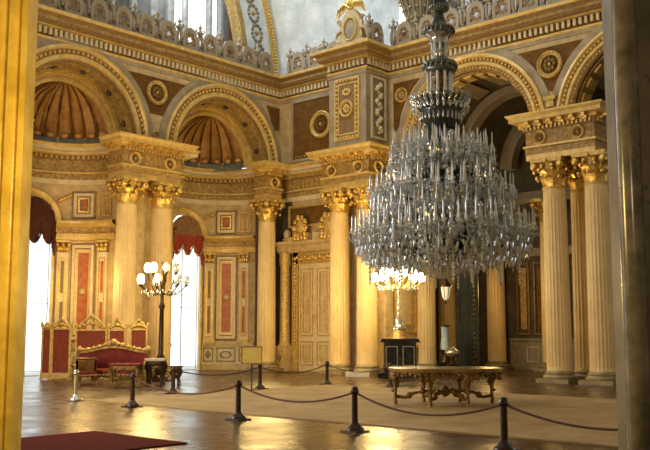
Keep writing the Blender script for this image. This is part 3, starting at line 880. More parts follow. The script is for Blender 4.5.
# broken pediment scroll pieces
for sg in (-1,1):
    mb.poly([(sg*1.9,6.55),(sg*.15,6.55),(sg*.15,6.95),(sg*.8,6.9),(sg*1.3,6.8),(sg*1.9,6.72)],-.45,-.05,0)
    mb.ball((sg*.5,-.25,7.25),.2,0,8,6)
    mb.ball((sg*1.75,-.3,6.95),.2,0,8,6,(1,1,1.4))
mb.build('pediment',M['stone'],d)
mb=MB()
for ex in (-.72,1.15):
    mb.ball((ex,-.35,7.2),.5,0,14,8,(.85,.3,1.15)); mb.ball((ex,-.45,7.25),.3,1,12,8,(.9,.3,1.1))
    for k in range(10):
        t_=2*pi*k/10; mb.ball((ex+.42*cos(t_),-.42,7.2+.55*sin(t_)),.14+.03*(k%2),0,6,5)
    mb.ball((ex-.35,-.4,6.7),.2,0,8,6); mb.ball((ex+.35,-.4,6.7),.2,0,8,6)
mb.build('gilt_emblem',[M['gold'],M['goldpaint']],d)
mb=MB()
for sg in (-1,1):
    mb.lathe([(.3,0),(.3,1.2),(.34,1.25),(.34,1.35),(.26,1.4),(.3,1.5),(.27,1.6),(.25,5.3),(.3,5.4),(.3,5.9),(.34,6.0)],(sg*1.95,-.25,0),16,0)
    for k in range(22): mb.ball((sg*1.95+.2*cos(k*1.1),-.25-.2*abs(sin(k*1.1)),1.8+k*.16),.07,1,6,4)
    mb.box(sg*1.95-.36,sg*1.95+.36,-.6,0,0,1.25,2); mb.frame(sg*1.95-.24,sg*1.95+.24,.3,1.05,.06,-.64,-.6,0)
    mb.poly([(sg*1.95-.13,.67),(sg*1.95,.42),(sg*1.95+.13,.67),(sg*1.95,.92)],-.66,-.6,3)
mb.build('flanking_pilaster',[M['goldpaint'],M['gold'],M['stone'],M['olive']],d)
mb=MB(); mb.box(-1.7,1.7,-.06,0,7.45,8.3,0); mb.frame(-1.85,1.85,7.3,8.45,.12,-.14,0,1)
mb.build('overdoor_panel',[M['brown'],M['goldpaint']],d)

mb=MB(); mb.box(LP,.62,RQ-.06,RQ+.02,0,8.7); mb.box(LP-.02,LP+.05,.3,RQ,0,8.7); mb.box(LP-.02,LP+.04,-.5,-.05,0,8.7); mb.box(3.9,4.42,RQ-.2,RQ,0,8.7)  # dark pilaster slabs, their tone also standing in for deep shade behind the columns
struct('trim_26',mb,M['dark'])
# pier side panels (facing the right arch) and pier dado
mb=MB(); mb.F=lambda a,dd,z:(7.2+dd,a,z)
mb.frame(1.3,2.95,1.9,7.8,.12,0,.1,0); mb.frame(1.6,2.65,2.2,7.5,.08,0,.06,1); mb.box(1.72,2.55,0,.03,2.3,7.4,2)
mb.box(.65,4.3,0,.12,0,1.2,3); mb.box(.65,4.3,0,.2,1.2,1.35,0)
mb.F=None
struct('trim_23',mb,[M['gold'],M['goldpaint'],M['shaft'],M['olive']])
mb=MB(); mb.F=lambda a,dd,z:(a,.65-dd,z)
mb.frame(5.5,6.1,1.6,8.0,.1,0,.05,0); mb.box(5.6,6.0,0,.02,1.7,7.9,1)
mb.F=None
struct('trim_24',mb,[M['goldpaint'],M['brown']])

# aisle back wall dressing: panels right of the dim column
mb=MB(); mb.F=Rf(10.2)
mb.box(-.3,5.2,0,.1,0,8.6,5)
for p0 in (8.6,9.6,11.8,12.9,14.0):
    mb.frame(p0,p0+.75,1.8,5.6,.09,0,.1,0); mb.box(p0+.2,p0+.55,0,.05,2.1,5.3,1 if p0 in (8.6,11.8) else 2)
mb.box(8.2,16,0,.18,0,1.5,3); mb.box(8.2,16,0,.26,1.5,1.62,3); mb.frame(9.2,9.9,.4,1.2,.05,.18,.24,4)
mb.box(-.3,20,0,.3,5.9,6.3,3); mb.box(-.3,20,0,.35,8.7,9.3,3)
mb.F=None
struct('trim_25',mb,[M['dullgold'],M['ochre'],M['brown'],M['olive'],M['stone'],M['ochre']])

# dark green door, standing open in the aisle
d=empty('door_2',(0,0,0),0,kind='structure')
bx,by=pq((456-325)/900*44.6,44.6); ex,ey=pq((478-325)/900*44.2,44.2)
d.location=(bx,by,0); d.rotation_euler=(0,0,math.atan2(ey-by,ex-bx))
W=sqrt((ex-bx)**2+(ey-by)**2)
mb=MB(); mb.box(0,W,-.06,.06,0,5.8,0)
for z0,z1 in ((.25,1.3),(1.5,3.5),(3.7,5.5)): mb.frame(.12,W*.55,z0,z1,.06,-.1,-.05,0)
mb.build('door_leaf',M['greendoor'],d)
mb=MB()
for k in range(22): mb.ball((W*.82,-.09,.5+k*.23),.07,0,6,4)
mb.build('carved_stile',M['dullgold'],d)
# dark slab in a gilt frame, its colour standing in for the unlit passage
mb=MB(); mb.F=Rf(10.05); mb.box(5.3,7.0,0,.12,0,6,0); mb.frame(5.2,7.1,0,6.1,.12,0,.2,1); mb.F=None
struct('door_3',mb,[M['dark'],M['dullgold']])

# ------------------------------------------------------------------ near pillars the photo is taken between
t=empty('gold_pilaster',(*pq(-2.67,6.0),0),AIM,label='near golden marble pilaster with deep flutes at left edge',cat='pillar')
mb=MB()
# fluted front face: profile extruded in z
xs=[]; w=.62; nfl=13
prof=[(-w,.2),(-w,0)]
for k in range(nfl):
    a=-w+.08+k*(2*w-.1)/nfl; b=a+(2*w-.1)/nfl-.022
    prof.append((a,0))
    for j in range(1,8): prof.append((a+(b-a)*j/8, .05*sin(pi*j/8)))
    prof.append((b,0))
prof+=[(w,0),(w,.2),(w-.25,.8),(-w,.8)]
P=[[(x,y,0),(x,y,9)] for x,y in prof]
mb.grid(P,0,False,closeu=True)
mb.build('fluted_shaft',M['goldjamb'],t)
mb=MB(); mb.box(-w-.08,w+.04,-.06,.25,0,.5); mb.build('plinth',M['goldjamb'],t)
t=empty('marble_jamb',(*pq(1.685,5.0),0),AIM,label='near dark veined marble jamb with rounded polished edge, right edge',cat='pillar')
mb=MB(); mb.box(.07,1.2,.07,.5,0,9); mb.build('slab',M['jamb'],t)
mb=MB(); mb.lathe([(.068,0),(.068,9)],(.045,.04,0),24); mb.build('rounded_edge',M['jambround'],t)

# ------------------------------------------------------------------ carpets
mb=MB(); mb.box(10.7,28,-17.5,-7.2,0,.03); tag(mb.build('carpet',M['carpet']),'large plain tan carpet inside the rope barrier under the chandelier','carpet')
a=pq(-5.9,18.0); 
mb=MB()
pts=[(12,-22.15),(20.6,-22.15),(20.6,-25.0),(12,-25.0)]
mb.box(17.8,20.6,-31,-22.0,0,.025); tag(mb.build('red_runner',M['redrug']),'red carpet runner on the dark floor in lower left foreground','carpet')

# ------------------------------------------------------------------ rope barrier
posts=[(13.44,-17.94),(18.07,-18.49),(21.54,-18.63),(25.2,-19.23),(10.27,-14.08),(10.86,-10.87),(10.58,-7.18),(13.43,-7.07)]
plabs=['dark barrier post in front of the gilt sofa','dark barrier post in front, left of the centre one, before the tan carpet','dark barrier post at the front centre of the rope line','dark barrier post nearest the camera, in front of table end',
 'small dark barrier post at far rope, right of the gilt side table','dark barrier post standing under the yellow sign','far dark barrier post before the gilded double door','far dark barrier post behind the left end of the gilt table']
def post_parts(t,m):
    mb=MB(); mb.box(-.2,.2,-.2,.2,0,.035); mb.lathe([(.19,.035),(.18,.07),(.13,.1),(.09,.15),(.065,.18)],seg=16); mb.build('base',m,t)
    mb=MB(); mb.lathe([(.062,.17),(.058,.74)],seg=12); mb.build('pole',m,t)
    mb=MB(); mb.lathe([(.055,.72),(.085,.74),(.085,.79),(.065,.81),(.072,.84),(.04,.87),(0,.875)],seg=12); mb.build('top_cap',m,t)
pp=None
for (x,y),l in zip(posts,plabs):
    z=.03 if (10.7<x<28 and -17.5<y<-7.2) else 0
    if pp is None: pp=empty('barrier_post',(x,y,0)); post_parts(pp,M['post']); o=pp
    else: o=dup(pp,None,(x,y,z))
    tag(o,l,'barrier post','rope barrier posts')
o=empty('metal_barrier_post',(10.54,-17.77,0),label='pale metal barrier post left of the gilt sofa',cat='barrier post'); post_parts(o,M['metal'])
def rope(a,b,label,sag=.3,z=.76):
    mb=MB(); n=16
    mb.tube([(a[0]+(b[0]-a[0])*i/n,a[1]+(b[1]-a[1])*i/n,z-sag*(1-((i/n-.5)*2)**2)) for i in range(n+1)],.021,6)
    tag(mb.build('barrier_rope',M['rope']),label,'rope','barrier ropes')
rope(posts[0],posts[1],'rope sagging between the sofa post and the next front post')
rope(posts[1],posts[2],'rope sagging across the front left part of the tan carpet',.27)
rope(posts[2],posts[3],'rope sagging in front of the gilt table',.3)
rope(posts[3],(28.6,-19.9),'rope running from the nearest post off to lower right',.25)
rope(posts[4],posts[5],'far rope left of the yellow sign post',.22)
rope(posts[5],posts[6],'far rope right of the yellow sign post',.25)
rope(posts[6],posts[7],'far rope before the centre pair of columns',.25)

# sign
sx,sy=pq((252.5-325)/900*30.2,30.2)
t=empty('notice_board',(sx,sy,.03),AIM,label='small square yellow notice board on a thin stand left of the door',cat='sign')
mb=MB(); mb.box(-.34,.34,-.02,.02,.86,1.42,0); mb.frame(-.35,.35,.85,1.43,.03,-.035,.03,1); mb.build('board',[M['sign'],M['dullgold']],t)
mb=MB(); mb.tube([(0,.03,0),(0,.03,.9)],.025,8); mb.box(-.18,.18,-.12,.16,0,.03); mb.build('stand',M['post'],t)

# ------------------------------------------------------------------ folding screen
def local(X,Y): return pq(X,Y)
scx,scy=pq((95-325)/900*37.4,37.4)
t=empty('folding_screen',(scx,scy,0),AIM,label='tall folding screen of red damask panels with gilt crested frames behind sofa',cat='screen')
k_=37.4/900
def scr_panel(px0,px1,h,crest):
    x0=(px0-95)*k_; x1=(px1-95)*k_; w=x1-x0
    rot=empty('screen_panel',(x0,0,0)); rot.parent=t
    mb=MB(); mb.box(.06,w-.06,-.02,.02,.25,h,0); mb.build('red_panel',M['redcloth2'],rot)
    mb=MB(); mb.frame(0,w,.05,h+.06,.07,-.05,.05,0); 
    mb.tube([(w*u,0,h+.05+crest*sin(pi*u)**1.3) for u in [j/12 for j in range(13)]],.06,8)
    for j in range(1,8): mb.ball((w*j/8,-.03,h+.05+crest*.5*sin(pi*j/8)),.075+.03*(j==4),0,6,5)
    mb.ball((w/2,-.03,h+.1+crest),.09,0,8,6)
    for u in (0,w): mb.ball((u,0,h+.2),.07,0,8,6,(1,1,1.6))
    for u in (.03,w-.03): mb.box(u-.05,u+.05,-.05,.05,0,.1)
    mb.build('gilt_frame',M['goldpaint'],rot)
    mb=MB(); mb.box(.06,w-.06,-.04,.04,.07,.28); mb.build('kick_panel',M['stone'],rot)
scr_panel(44,54,2.05,.12); scr_panel(54,73,2.05,.32); scr_panel(77.5,109,2.0,.5); scr_panel(110,127.5,2.0,.36); scr_panel(131.5,149,2.02,.3)

# ------------------------------------------------------------------ gilt sofa
sfx,sfy=pq((114-325)/900*34.6,34.6)
t=empty('gilt_sofa',(sfx,sfy,0),AIM,label='ornate gilt sofa with red velvet back and seat before the screen',cat='sofa')
W=1.32
mb=MB()
P=[]
for i in range(25):
    u=i/24; x=-W+2*W*u; top=1.12+.18*sin(pi*u)**2
    P.append([(x,.32,.5),(x,.24,.55),(x,.22,top-.1),(x,.3,top),(x,.42,top),(x,.42,.5)])
mb.grid(P,0); mb.build('backrest',M['redcloth'],t)
mb=MB(); mb.box(-W+.05,W-.05,-.42,.3,.36,.5); 
P=[[(-W+.06+(2*W-.12)*i/12,-.42+.72*j/6,.5+.08*sin(pi*i/12)**.5*sin(pi*j/6)**.5) for j in range(7)] for i in range(13)]
mb.grid(P,0); mb.build('seat',M['redcloth'],t)
mb=MB()
cr=[(-W+2*W*i/24,.3,1.16+.20*sin(pi*i/24)**2) for i in range(25)]
mb.tube(cr,.055,8)
for i in range(1,24):
    u=i/24; x=-W+2*W*u; h=.10+.16*max(0,1-abs(u-.5)*5); mb.ball((x,.27,1.2+.2*sin(pi*u)**2+h*.5),.06+.03*(i%2),0,6,5)
mb.ball((0,.25,1.55),.13,0,8,6); mb.ball((-.15,.25,1.48),.1,0,8,6); mb.ball((.15,.25,1.48),.1,0,8,6)
for s_ in (-1,1): mb.ball((s_*W,.28,1.28),.1,0,8,6,(1,1,1.4)); mb.tube([(s_*W,.3,.4),(s_*(W+.03),.3,1.2)],.06,8)
mb.build('crest_rail',M['goldpaint'],t)
mb=MB(); mb.box(-W,W,-.46,-.4,.26,.38)
for i in range(18): mb.ball((-W+.1+i*.148,-.46,.3),.07,0,6,5)
mb.build('apron',M['dullgold'],t)
for s_ in (-1,1):
    mb=MB(); mb.tube([(s_*W,.3,.82),(s_*(W+.03),0,.84),(s_*(W+.02),-.38,.8),(s_*W,-.48,.68),(s_*W,-.4,.6)],.06,8); mb.tube([(s_*W,-.4,.36),(s_*(W+.02),-.36,.8)],.05,8)
    mb.build('armrest',M['dullgold'],t)
for s_ in (-1,-.35,.35,1):
    mb=MB(); mb.tube([(s_*W*.97,-.42,.32),(s_*W*.97,-.5,.2),(s_*W*.97,-.42,.06),(s_*W*.97,-.46,0)],[.08,.06,.035,.05],8); mb.build('leg',M['dullgold'],t)
for s_ in (-1,1):
    mb=MB(); mb.tube([(s_*W*.97,.36,.5),(s_*W*.97,.4,0)],[.06,.04],8); mb.build('leg',M['dullgold'],t)

# gilt armchair at the left end
ax,ay=pq((89-325)/900*33.6,33.6)
t=empty('gilt_armchair',(ax,ay,0),AIM+.5,label='gilt tub armchair with brown upholstery at the left end of sofa',cat='chair')
mb=MB(); P=[]
for i in range(15):
    a=pi*1.0*i/14; P.append([(.36*r*cos(a),.36*r*sin(a)-.02,z) for r,z in ((.8,.45),(.82,.85),(.95,.92),(1.05,.9),(1.05,.45))])
mb.grid(P,0); mb.build('backrest',M['brown'],t)
mb=MB(); mb.box(-.32,.32,-.34,.3,.36,.5); mb.build('seat',M['redcloth'],t)
mb=MB(); mb.tube([(.37*cos(pi*i/14),.37*sin(pi*i/14)-.02,.95) for i in range(15)],.04,8)
for i in range(9): mb.ball((-.3+.075*i,-.36,.34),.055,0,6,5)
mb.build('gilt_rail',M['dullgold'],t)
for s_ in (-1,1):
    for yy in (-.32,.26):
        mb=MB(); mb.tube([(s_*.3,yy,.36),(s_*.34,yy*1.1,.18),(s_*.3,yy,0)],[.07,.04,.05],8); mb.build('leg',M['dullgold'],t)

# gilt side table (right of and in front of the sofa) and small tables
def gilt_table(px,Y,W,D,H,label,top,name='gilt_side_table',leg='dullgold'):
    x,y=pq((px-325)/900*Y,Y)
    t=empty(name,(x,y,0),AIM,label=label,cat='table')
    mb=MB(); mb.box(-W,W,-D,D,H-.05,H); mb.box(-W+.03,W-.03,-D+.03,D-.03,H-.09,H-.05); mb.build('table_top',top,t)
    mb=MB(); mb.box(-W+.06,W-.06,-D+.05,-D+.1,H-.24,H-.09); mb.box(-W+.06,W-.06,D-.1,D-.05,H-.24,H-.09); mb.box(-W+.06,-W+.11,-D+.1,D-.1,H-.24,H-.09); mb.box(W-.11,W-.06,-D+.1,D-.1,H-.24,H-.09)
    n=int(W*2/.12)
    for i in range(n): mb.ball((-W+.12+i*(2*W-.24)/(n-1),-D+.05,H-.22+.02*sin(i*2)),.055,0,6,5)
    mb.build('apron',M[leg],t)
    for sx_ in (-1,1):
        for sy_ in (-1,1):
            mb=MB(); mb.tube([(sx_*(W-.1),sy_*(D-.1),H-.12),(sx_*(W-.06),sy_*(D-.06),H*.7),(sx_*(W-.14),sy_*(D-.12),H*.35),(sx_*(W-.1),sy_*(D-.1),.0)],[.07,.08,.04,.06],8); mb.build('leg',M[leg],t)
    mb=MB(); mb.tube([(-W+.13,-D+.12,.22),(0,0,.28),(W-.13,D-.12,.22)],.03,6); mb.tube([(-W+.13,D-.12,.22),(0,0,.28),(W-.13,-D+.12,.22)],.03,6); mb.ball((0,0,.3),.07)
    mb.build('stretcher',M[leg],t)
    return t
gilt_table(128,32.6,.55,.33,.82,'small gilt table with red top standing in front of the sofa',M['redcloth2'])
gilt_table(158,33.4,.36,.36,.98,'small dark table with pale marble top at right of the sofa',M['marbletop'],leg='bronze')
gilt_table(178,33.6,.22,.22,.7,'tiny dark pedestal stand beside the marble topped side table',M['bronze'],'small_stand','bronze')

# ------------------------------------------------------------------ large gilt centre table
tx,ty=pq((443.5-325)/900*24.0,24.0)
TZ=.045
t=empty('centre_table',(tx,ty,TZ),AIM,label='long gilt table with marble top and carved scrolled legs on tan carpet',cat='table')
def topshape(sc,n=48):
    out=[]
    for k in range(n):
        a=2*pi*k/n; x=cos(a); y=sin(a)
        r=1/((abs(x)**3.2+abs(y)**3.2)**(1/3.2)); r*=1-.03*cos(8*a)
        out.append((1.47*sc*x*r,.95*sc*y*r))
    return out
def slab(mb,sc,z0,z1,m=0):
    p=topshape(sc); A=[mb.V(x,y,z0) for x,y in p]; B=[mb.V(x,y,z1) for x,y in p]; n=len(p)
    mb.face(A[::-1],m); mb.face(B,m)
    for i in range(n): mb.face((A[i],A[(i+1)%n],B[(i+1)%n],B[i]),m)
mb=MB(); slab(mb,1.0,.90,.95); slab(mb,.97,.86,.90); mb.build('table_top',M['tabletop'],t)
mb=MB(); slab(mb,.92,.76,.86)
p=topshape(.93,64)
for k,(x,y) in enumerate(p):
    mb.ball((x,y,.78+.02*sin(k*1.9)),.055,0,6,5)
    if k%8 in (3,4,5): mb.ball((x,y,.70),.06,0,6,5)
mb.build('apron',M['dullgold'],t)
legs=[(-1.30,.1),(-.48,-.78),(.46,-.82),(1.28,.35),(-.48,.8),(.5,.85)]
for (x,y) in legs:
    mb=MB(); n=sqrt(x*x+y*y); ux,uy=x/n,y/n
    mb.tube([(x+ux*o,y+uy*o,z) for o,z in ((.02,.84),(.05,.76),(.03,.62),(0,.46),(-.0,.28),(.02,.12),(.0,.0))],[.09,.10,.07,.05,.04,.05,.06],8)
    for k in range(7): mb.ball((x+ux*.08*cos(k),y+uy*.08*cos(k),.80-.075*k),.065-.004*k,0,6,5)
    mb.build('leg',M['dullgold'],t)
mb=MB()
for (x,y) in legs:
    mb.tube([(x*.98,y*.98,.2),(x*.8,y*.8,.17),(x*.6,y*.6,.3),(x*.35,y*.35,.34),(0,0,.3)],.045,6)
    mb.ball((x*.72,y*.72,.23),.09,0,6,5); mb.ball((x*.45,y*.45,.33),.08,0,6,5)
mb.lathe([(0,.5),(.06,.46),(.1,.4),(.16,.3),(.08,.22),(0,.18)],seg=12)
mb.build('stretcher',M['dullgold'],t)
# small objects around the table
bx_,by_=pq((386-325)/900*25.2,25.2)

# ------------------------------------------------------------------ candelabra
def candelabrum(x,y,z0,H,R,n,name,label,polem,armm,lit,poleR=.09,gl=.13,lower=.25):
    t=empty(name,(x,y,z0),AIM,label=label,cat='lamp')
    mb=MB()
    mb.lathe([(poleR*4.2,0),(poleR*4.2,.1),(poleR*3,.16),(poleR*2,.3),(poleR*2.6,.42),(poleR*1.2,.55),(poleR,.8),(poleR*1.6,.95),(poleR,1.05),(poleR*.8,H*.6),(poleR*1.3,H*.62),(poleR*.7,H*.66),(poleR*.7,H*.8),(poleR*1.6,H*.84),(poleR*.5,H*.9),(poleR*.4,H)],seg=14)
    mb.build('stem',polem,t)
    proto_a=None
    for k in range(n):
        tier=k%2; a=2*pi*k/n+.2
        r=R*(1 if tier==0 else .62); zz=H*.80 if tier==0 else H*.9
        am=MB(); am.tube([(r*u*cos(a),r*u*sin(a),H*.74+(zz-H*.74)*u*u-lower*sin(pi*u)*.6) for u in (0,.2,.4,.6,.8,1)],.025,6)
        am.lathe([(.0,-.05),(.07,0),(.09,.03),(.03,.05)],(r*cos(a),r*sin(a),zz),10)
        o=am.build('arm',armm,t)
        gb=MB(); gb.lathe([(.04,.04),(gl*.9,.12),(gl,.22),(gl*.85,.34),(gl*.5,.42)],(r*cos(a),r*sin(a),zz),12)
        gb.build('lamp_globe',M['frost'] if (lit=='all' or (lit=='left' and cos(a)<-.1)) else M['crystal'],o)
    # hanging drops
    mb=MB()
    for k in range(n*3):
        a=2*pi*k/(n*3); r=R*(.5+.45*((k*7)%5)/5); zz=H*.76
        mb.ball((r*cos(a),r*sin(a),zz-.05-.06*(k%3)),.04,0,6,4,(.6,.6,1.8))
    mb.build('crystal_drops',M['crystal'],t)['kind']='stuff'
    return t
kx,ky=pq((162.5-325)/900*36.3,36.3)
candelabrum(kx,ky,0,4.75,.95,14,'torchere','tall dark torchere with many branches lit between sofa and window',M['bronze'],M['bronze'],'left',.11,.15)
qx,qy=pq((398.5-325)/900*39.2,39.2)
# pedestal
t=empty('black_pedestal',(qx,qy,0),AIM,label='black marble pedestal with framed panels carrying the glowing candelabrum',cat='pedestal')
mb=MB(); mb.box(-.95,.95,-.6,.6,0,.22); mb.box(-.68,.68,-.5,.5,.22,1.5); mb.build('body',M['blackped'],t)
mb=MB(); mb.box(-.85,.85,-.62,.62,1.5,1.56); mb.box(-.8,.8,-.58,.58,1.56,1.66); mb.build('top',M['blackped'],t)
mb=MB(); mb.frame(-.62,-.1,.5,1.35,.045,-.53,-.5,0); mb.frame(.1,.62,.5,1.35,.045,-.53,-.5,0); mb.build('panel_frame',M['pale'],t)
mb=MB(); mb.lathe([(.58,0),(.5,.08),(.42,.1),(.4,.3),(.3,.34),(.3,.4)],(0,0,1.66),20); mb.build('plinth',M['dullgold'],t)
candelabrum(qx,qy,2.05,2.5,1.05,20,'crystal_candelabrum','glowing crystal candelabrum on the black pedestal below the chandelier',M['crystal'],M['goldpaint'],'all',.07,.16,.2)

# low step, dark crate at column foot
x,y=pq((357-325)/900*40,40)
t=MB(); t.box(-.52,.52,-.25,.25,0,.2); t.box(-.48,.48,-.21,.21,.2,.23)
tag(t.build('marble_block',M['marbletop'],None,(x,y,0),AIM),'low white marble block on the floor before the centre pair of columns','block')
x,y=pq((418-325)/900*40.2,40.2)

# silver urn and blue glass ornament near the lantern
x,y=pq((444-325)/900*42.6,42.6)
t=empty('blue_glass_ornament',(x,y,0),AIM,label='tall pale blue glass column on a dark stand under the hanging lantern',cat='ornament')
mb=MB(); mb.box(-.4,.4,-.3,.3,0,.55); mb.lathe([(.3,.55),(.25,.7),(.12,.85),(.18,1.0),(.3,1.05),(.3,1.12)],seg=12); mb.build('stand',M['bronze'],t)
mb=MB(); mb.lathe([(.2,1.12),(.22,1.3),(.17,1.7),(.17,2.1),(.2,2.2)],seg=8); mb.build('glass_column',M['blueglass'],t)
mb=MB(); mb.lathe([(.25,2.2),(.27,2.25),(.0,2.3)],seg=8); mb.build('cap',M['bronze'],t)
x,y=pq((451-325)/900*41.6,41.6)
t=empty('silver_urn',(x,y,0),AIM,label='round silver urn on a dark stand right of the blue glass column',cat='urn')
mb=MB(); mb.box(-.25,.25,-.25,.25,0,.5); mb.lathe([(.2,.5),(.1,.6),(.1,.75)],seg=12); mb.build('stand',M['bronze'],t)
mb=MB(); mb.lathe([(.1,.75),(.3,.85),(.38,1.0),(.3,1.12),(.14,1.18),(.12,1.24),(0,1.3)],seg=16); mb.build('bowl',M['metal'],t)

# hanging lantern in the aisle
x,y=pq((445.5-325)/900*40.5,40.5)
t=empty('hanging_lantern',(x,y,3.35),AIM,label='small glass lantern hanging under the chandelier in the right aisle',cat='lantern')
mb=MB(); mb.lathe([(.06,0),(.16,.15),(.22,.55),(.24,.6)],seg=8); mb.build('lantern_glass',M['frost_dim'],t)
mb=MB(); mb.lathe([(.26,.6),(.28,.66),(.12,.85),(.05,.95),(.02,1.0)],seg=8); mb.lathe([(0,-.2),(.05,-.12),(.02,-.05),(.08,0)],seg=8)
for k in range(6):
    a=2*pi*k/6; mb.tube([(.07*cos(a),.07*sin(a),0),(.165*cos(a),.165*sin(a),.15),(.235*cos(a),.235*sin(a),.6)],.015,5)
mb.build('lantern_frame',M['bronze'],t)
mb=MB(); mb.tube([(0,0,1.0),(0,0,9.5)],.015,5); mb.build('chain',M['bronze'],t)

# ------------------------------------------------------------------ great chandelier
hx,hy=pq((443-325)/900*24.6,24.6)
ch=empty('crystal_chandelier',(hx,hy,0),AIM,label='enormous tiered crystal chandelier hanging over the gilt centre table',cat='chandelier')
mb=MB()
mb.lathe([(.02,25),(.05,12.5),(.1,12.4),(.2,12.1),(.1,11.8),(.16,11.5),(.26,11.1),(.12,10.9),(.2,10.6)],seg=14)
mb.build('suspension_stem',M['smoke'],ch)
def disc(z,r,h,name='collar',m='teal'):
    mb=MB(); mb.lathe([(r*.55,z-.02),(r*.95,z),(r,z+h*.3),(r*.92,z+h*.6),(r,z+h*.9),(r*.8,z+h),(0,z+h+.02)],seg=28)
    for k in range(20): a=2*pi*k/20; mb.ball((r*cos(a),r*sin(a),z+h*.5),.04,0,6,4,(1,1,2))
    mb.build(name,M[m],ch)
disc(9.15,.47,.32); disc(10.25,.42,.22); disc(10.95,.25,.16)
def rods(z0,z1,r,n,rad,name='glass_rods',core=.15):
    mb=MB()
    for k in range(n):
        a=2*pi*k/n; x_,y_=r*cos(a),r*sin(a)
        mb.lathe([(rad*.7,0),(rad,(z1-z0)*.1),(rad*.8,(z1-z0)*.5),(rad,(z1-z0)*.9),(rad*.6,z1-z0)],(x_,y_,z0),8)
    mb.build(name,M['candle'],ch)
    mb=MB(); mb.lathe([(core*1.5,z0),(core,z0+.1),(core*1.6,(z0+z1)/2),(core,z1-.1),(core*1.4,z1)],seg=12); mb.build('core',M['dullgold'],ch)
rods(8.55,9.17,.33,10,.045); rods(9.6,10.25,.2,8,.05,core=.08); 
mb=MB(); mb.lathe([(.12,9.45),(.2,9.6),(.28,9.75),(.2,9.85),(.14,9.95)],seg=16); mb.lathe([(.3,9.95),(.26,10.05),(.3,10.15),(.38,10.25)],seg=16); mb.build('baluster',M['crystal'],ch)
# big cut bowl crown
mb=MB()
def rfb(a,r,z): return 1+.05*abs(sin(a*12))
mb.lathe([(.35,7.5),(.5,7.7),(.56,7.95),(.5,8.05),(.62,8.15),(.74,8.3),(.7,8.42),(.45,8.5),(.3,8.6)],seg=72,rf=rfb)
mb.build('cut_bowl',M['smoke'],ch)
mb=MB()
for k in range(28):
    a=2*pi*k/28
    mb.tube([(.6*cos(a),.6*sin(a),8.15),(.8*cos(a),.8*sin(a),8.32),(.86*cos(a),.86*sin(a),8.45),(.76*cos(a),.76*sin(a),8.5)],[.05,.05,.035,.02],6)
    mb.ball((.78*cos(a),.78*sin(a),8.1),.05,0,6,4,(.7,.7,2))
    mb.ball((.58*cos(a),.58*sin(a),7.85),.05,0,6,4,(.7,.7,2.4))
mb.build('bowl_petals',M['crystal'],ch)
# inner body
mb=MB(); mb.lathe([(.0,3.55),(.2,3.62),(.55,3.8),(.5,4.2),(.75,4.6),(.95,4.95),(.7,5.3),(.5,5.7),(.8,5.95),(.55,6.3),(.4,6.8),(.6,7.0),(.4,7.5)],seg=24)
mb.build('body',M['smoke'],ch)
# lower centre bowl with drops
mb=MB(); mb.lathe([(.05,3.36),(.3,3.42),(.7,3.62),(.82,3.78),(.8,3.85)],seg=48,rf=rfb)
for k in range(30):
    a=2*pi*k/30; mb.ball((.8*cos(a),.8*sin(a),3.72-.05*(k%2)),.05,0,6,4,(.7,.7,2.4))
mb.build('lower_bowl',M['crystal'],ch)
# candle cluster
def gem(mb,x,y,z,r,h,m=0,n=4):
    top=mb.V(x,y,z+h*.3); bot=mb.V(x,y,z-h*.7); I=[mb.V(x+r*cos(2*pi*k/n),y+r*sin(2*pi*k/n),z) for k in range(n)]
    for k in range(n): mb.face((top,I[k],I[(k+1)%n]),m); mb.face((bot,I[(k+1)%n],I[k]),m)
NC=6; CR=.36
def arms_mesh():
    mb=MB()
    mb.lathe([(.03,-.3),(.1,-.22),(.05,-.12),(.12,0),(.05,.1),(.04,.35),(.09,.42),(.03,.5)],seg=8)
    for k in range(NC):
        a=2*pi*k/NC
        mb.tube([(.05*cos(a),.05*sin(a),.0),(CR*.5*cos(a),CR*.5*sin(a),-.12),(CR*.95*cos(a),CR*.95*sin(a),-.06),(CR*cos(a),CR*sin(a),.06)],.022,5)
        mb.lathe([(.02,.04),(.1,.08),(.12,.11)],(CR*cos(a),CR*sin(a),0),8)
    return mb
def candle_mesh():
    mb=MB(); mb.lathe([(.03,.1),(.045,.15),(.05,.2),(.028,.24),(.02,.27)],seg=8); mb.lathe([(.023,.26),(.021,.5),(.008,.6),(0,.64)],seg=7); return mb
def drops_mesh(seed):
    rnd=random.Random(seed); mb=MB()
    for k in range(NC):
        a=2*pi*k/NC
        for j in range(5):
            b=2*pi*j/5; x_=CR*cos(a)+.105*cos(b); y_=CR*sin(a)+.105*sin(b)
            gem(mb,x_,y_,.03,.018,.06); gem(mb,x_,y_,-.07-.04*rnd.random(),.03,.14)
        for u in (.35,.65): gem(mb,CR*u*cos(a),CR*u*sin(a),-.2-.05*rnd.random(),.03,.16)
        for j in range(3):
            a2=a+2*pi/NC*(j+1)/4; gem(mb,CR*.82*cos(a2),CR*.82*sin(a2),.0-.05*sin(pi*(j+1)/4),.028,.06)
    for j in range(5): gem(mb,.03*cos(j*1.3),.03*sin(j*1.3),-.3-.07*j,.045-.004*j,.12)
    return mb
A0=arms_mesh().build('temp',M['crystal']); C0m=candle_mesh().build('temp2',M['candle']); D0=[drops_mesh(i).build('temp3',M['crystal']) for i in range(3)]
meA,meC,meD=A0.data,C0m.data,[d_.data for d_ in D0]
for o in [A0,C0m]+D0: bpy.data.objects.remove(o)
meA.name='candle_cluster'; meC.name='candle'
tiers=[(2.12,4.62,17,1.05),(1.95,4.15,10,1),(1.62,5.15,13,1),(1.62,5.68,13,1.05),(1.05,5.3,6,1),(1.12,6.42,10,1),(1.05,6.82,9,1),(.6,7.05,5,.9),(1.2,4.35,6,1)]
clusters=[]
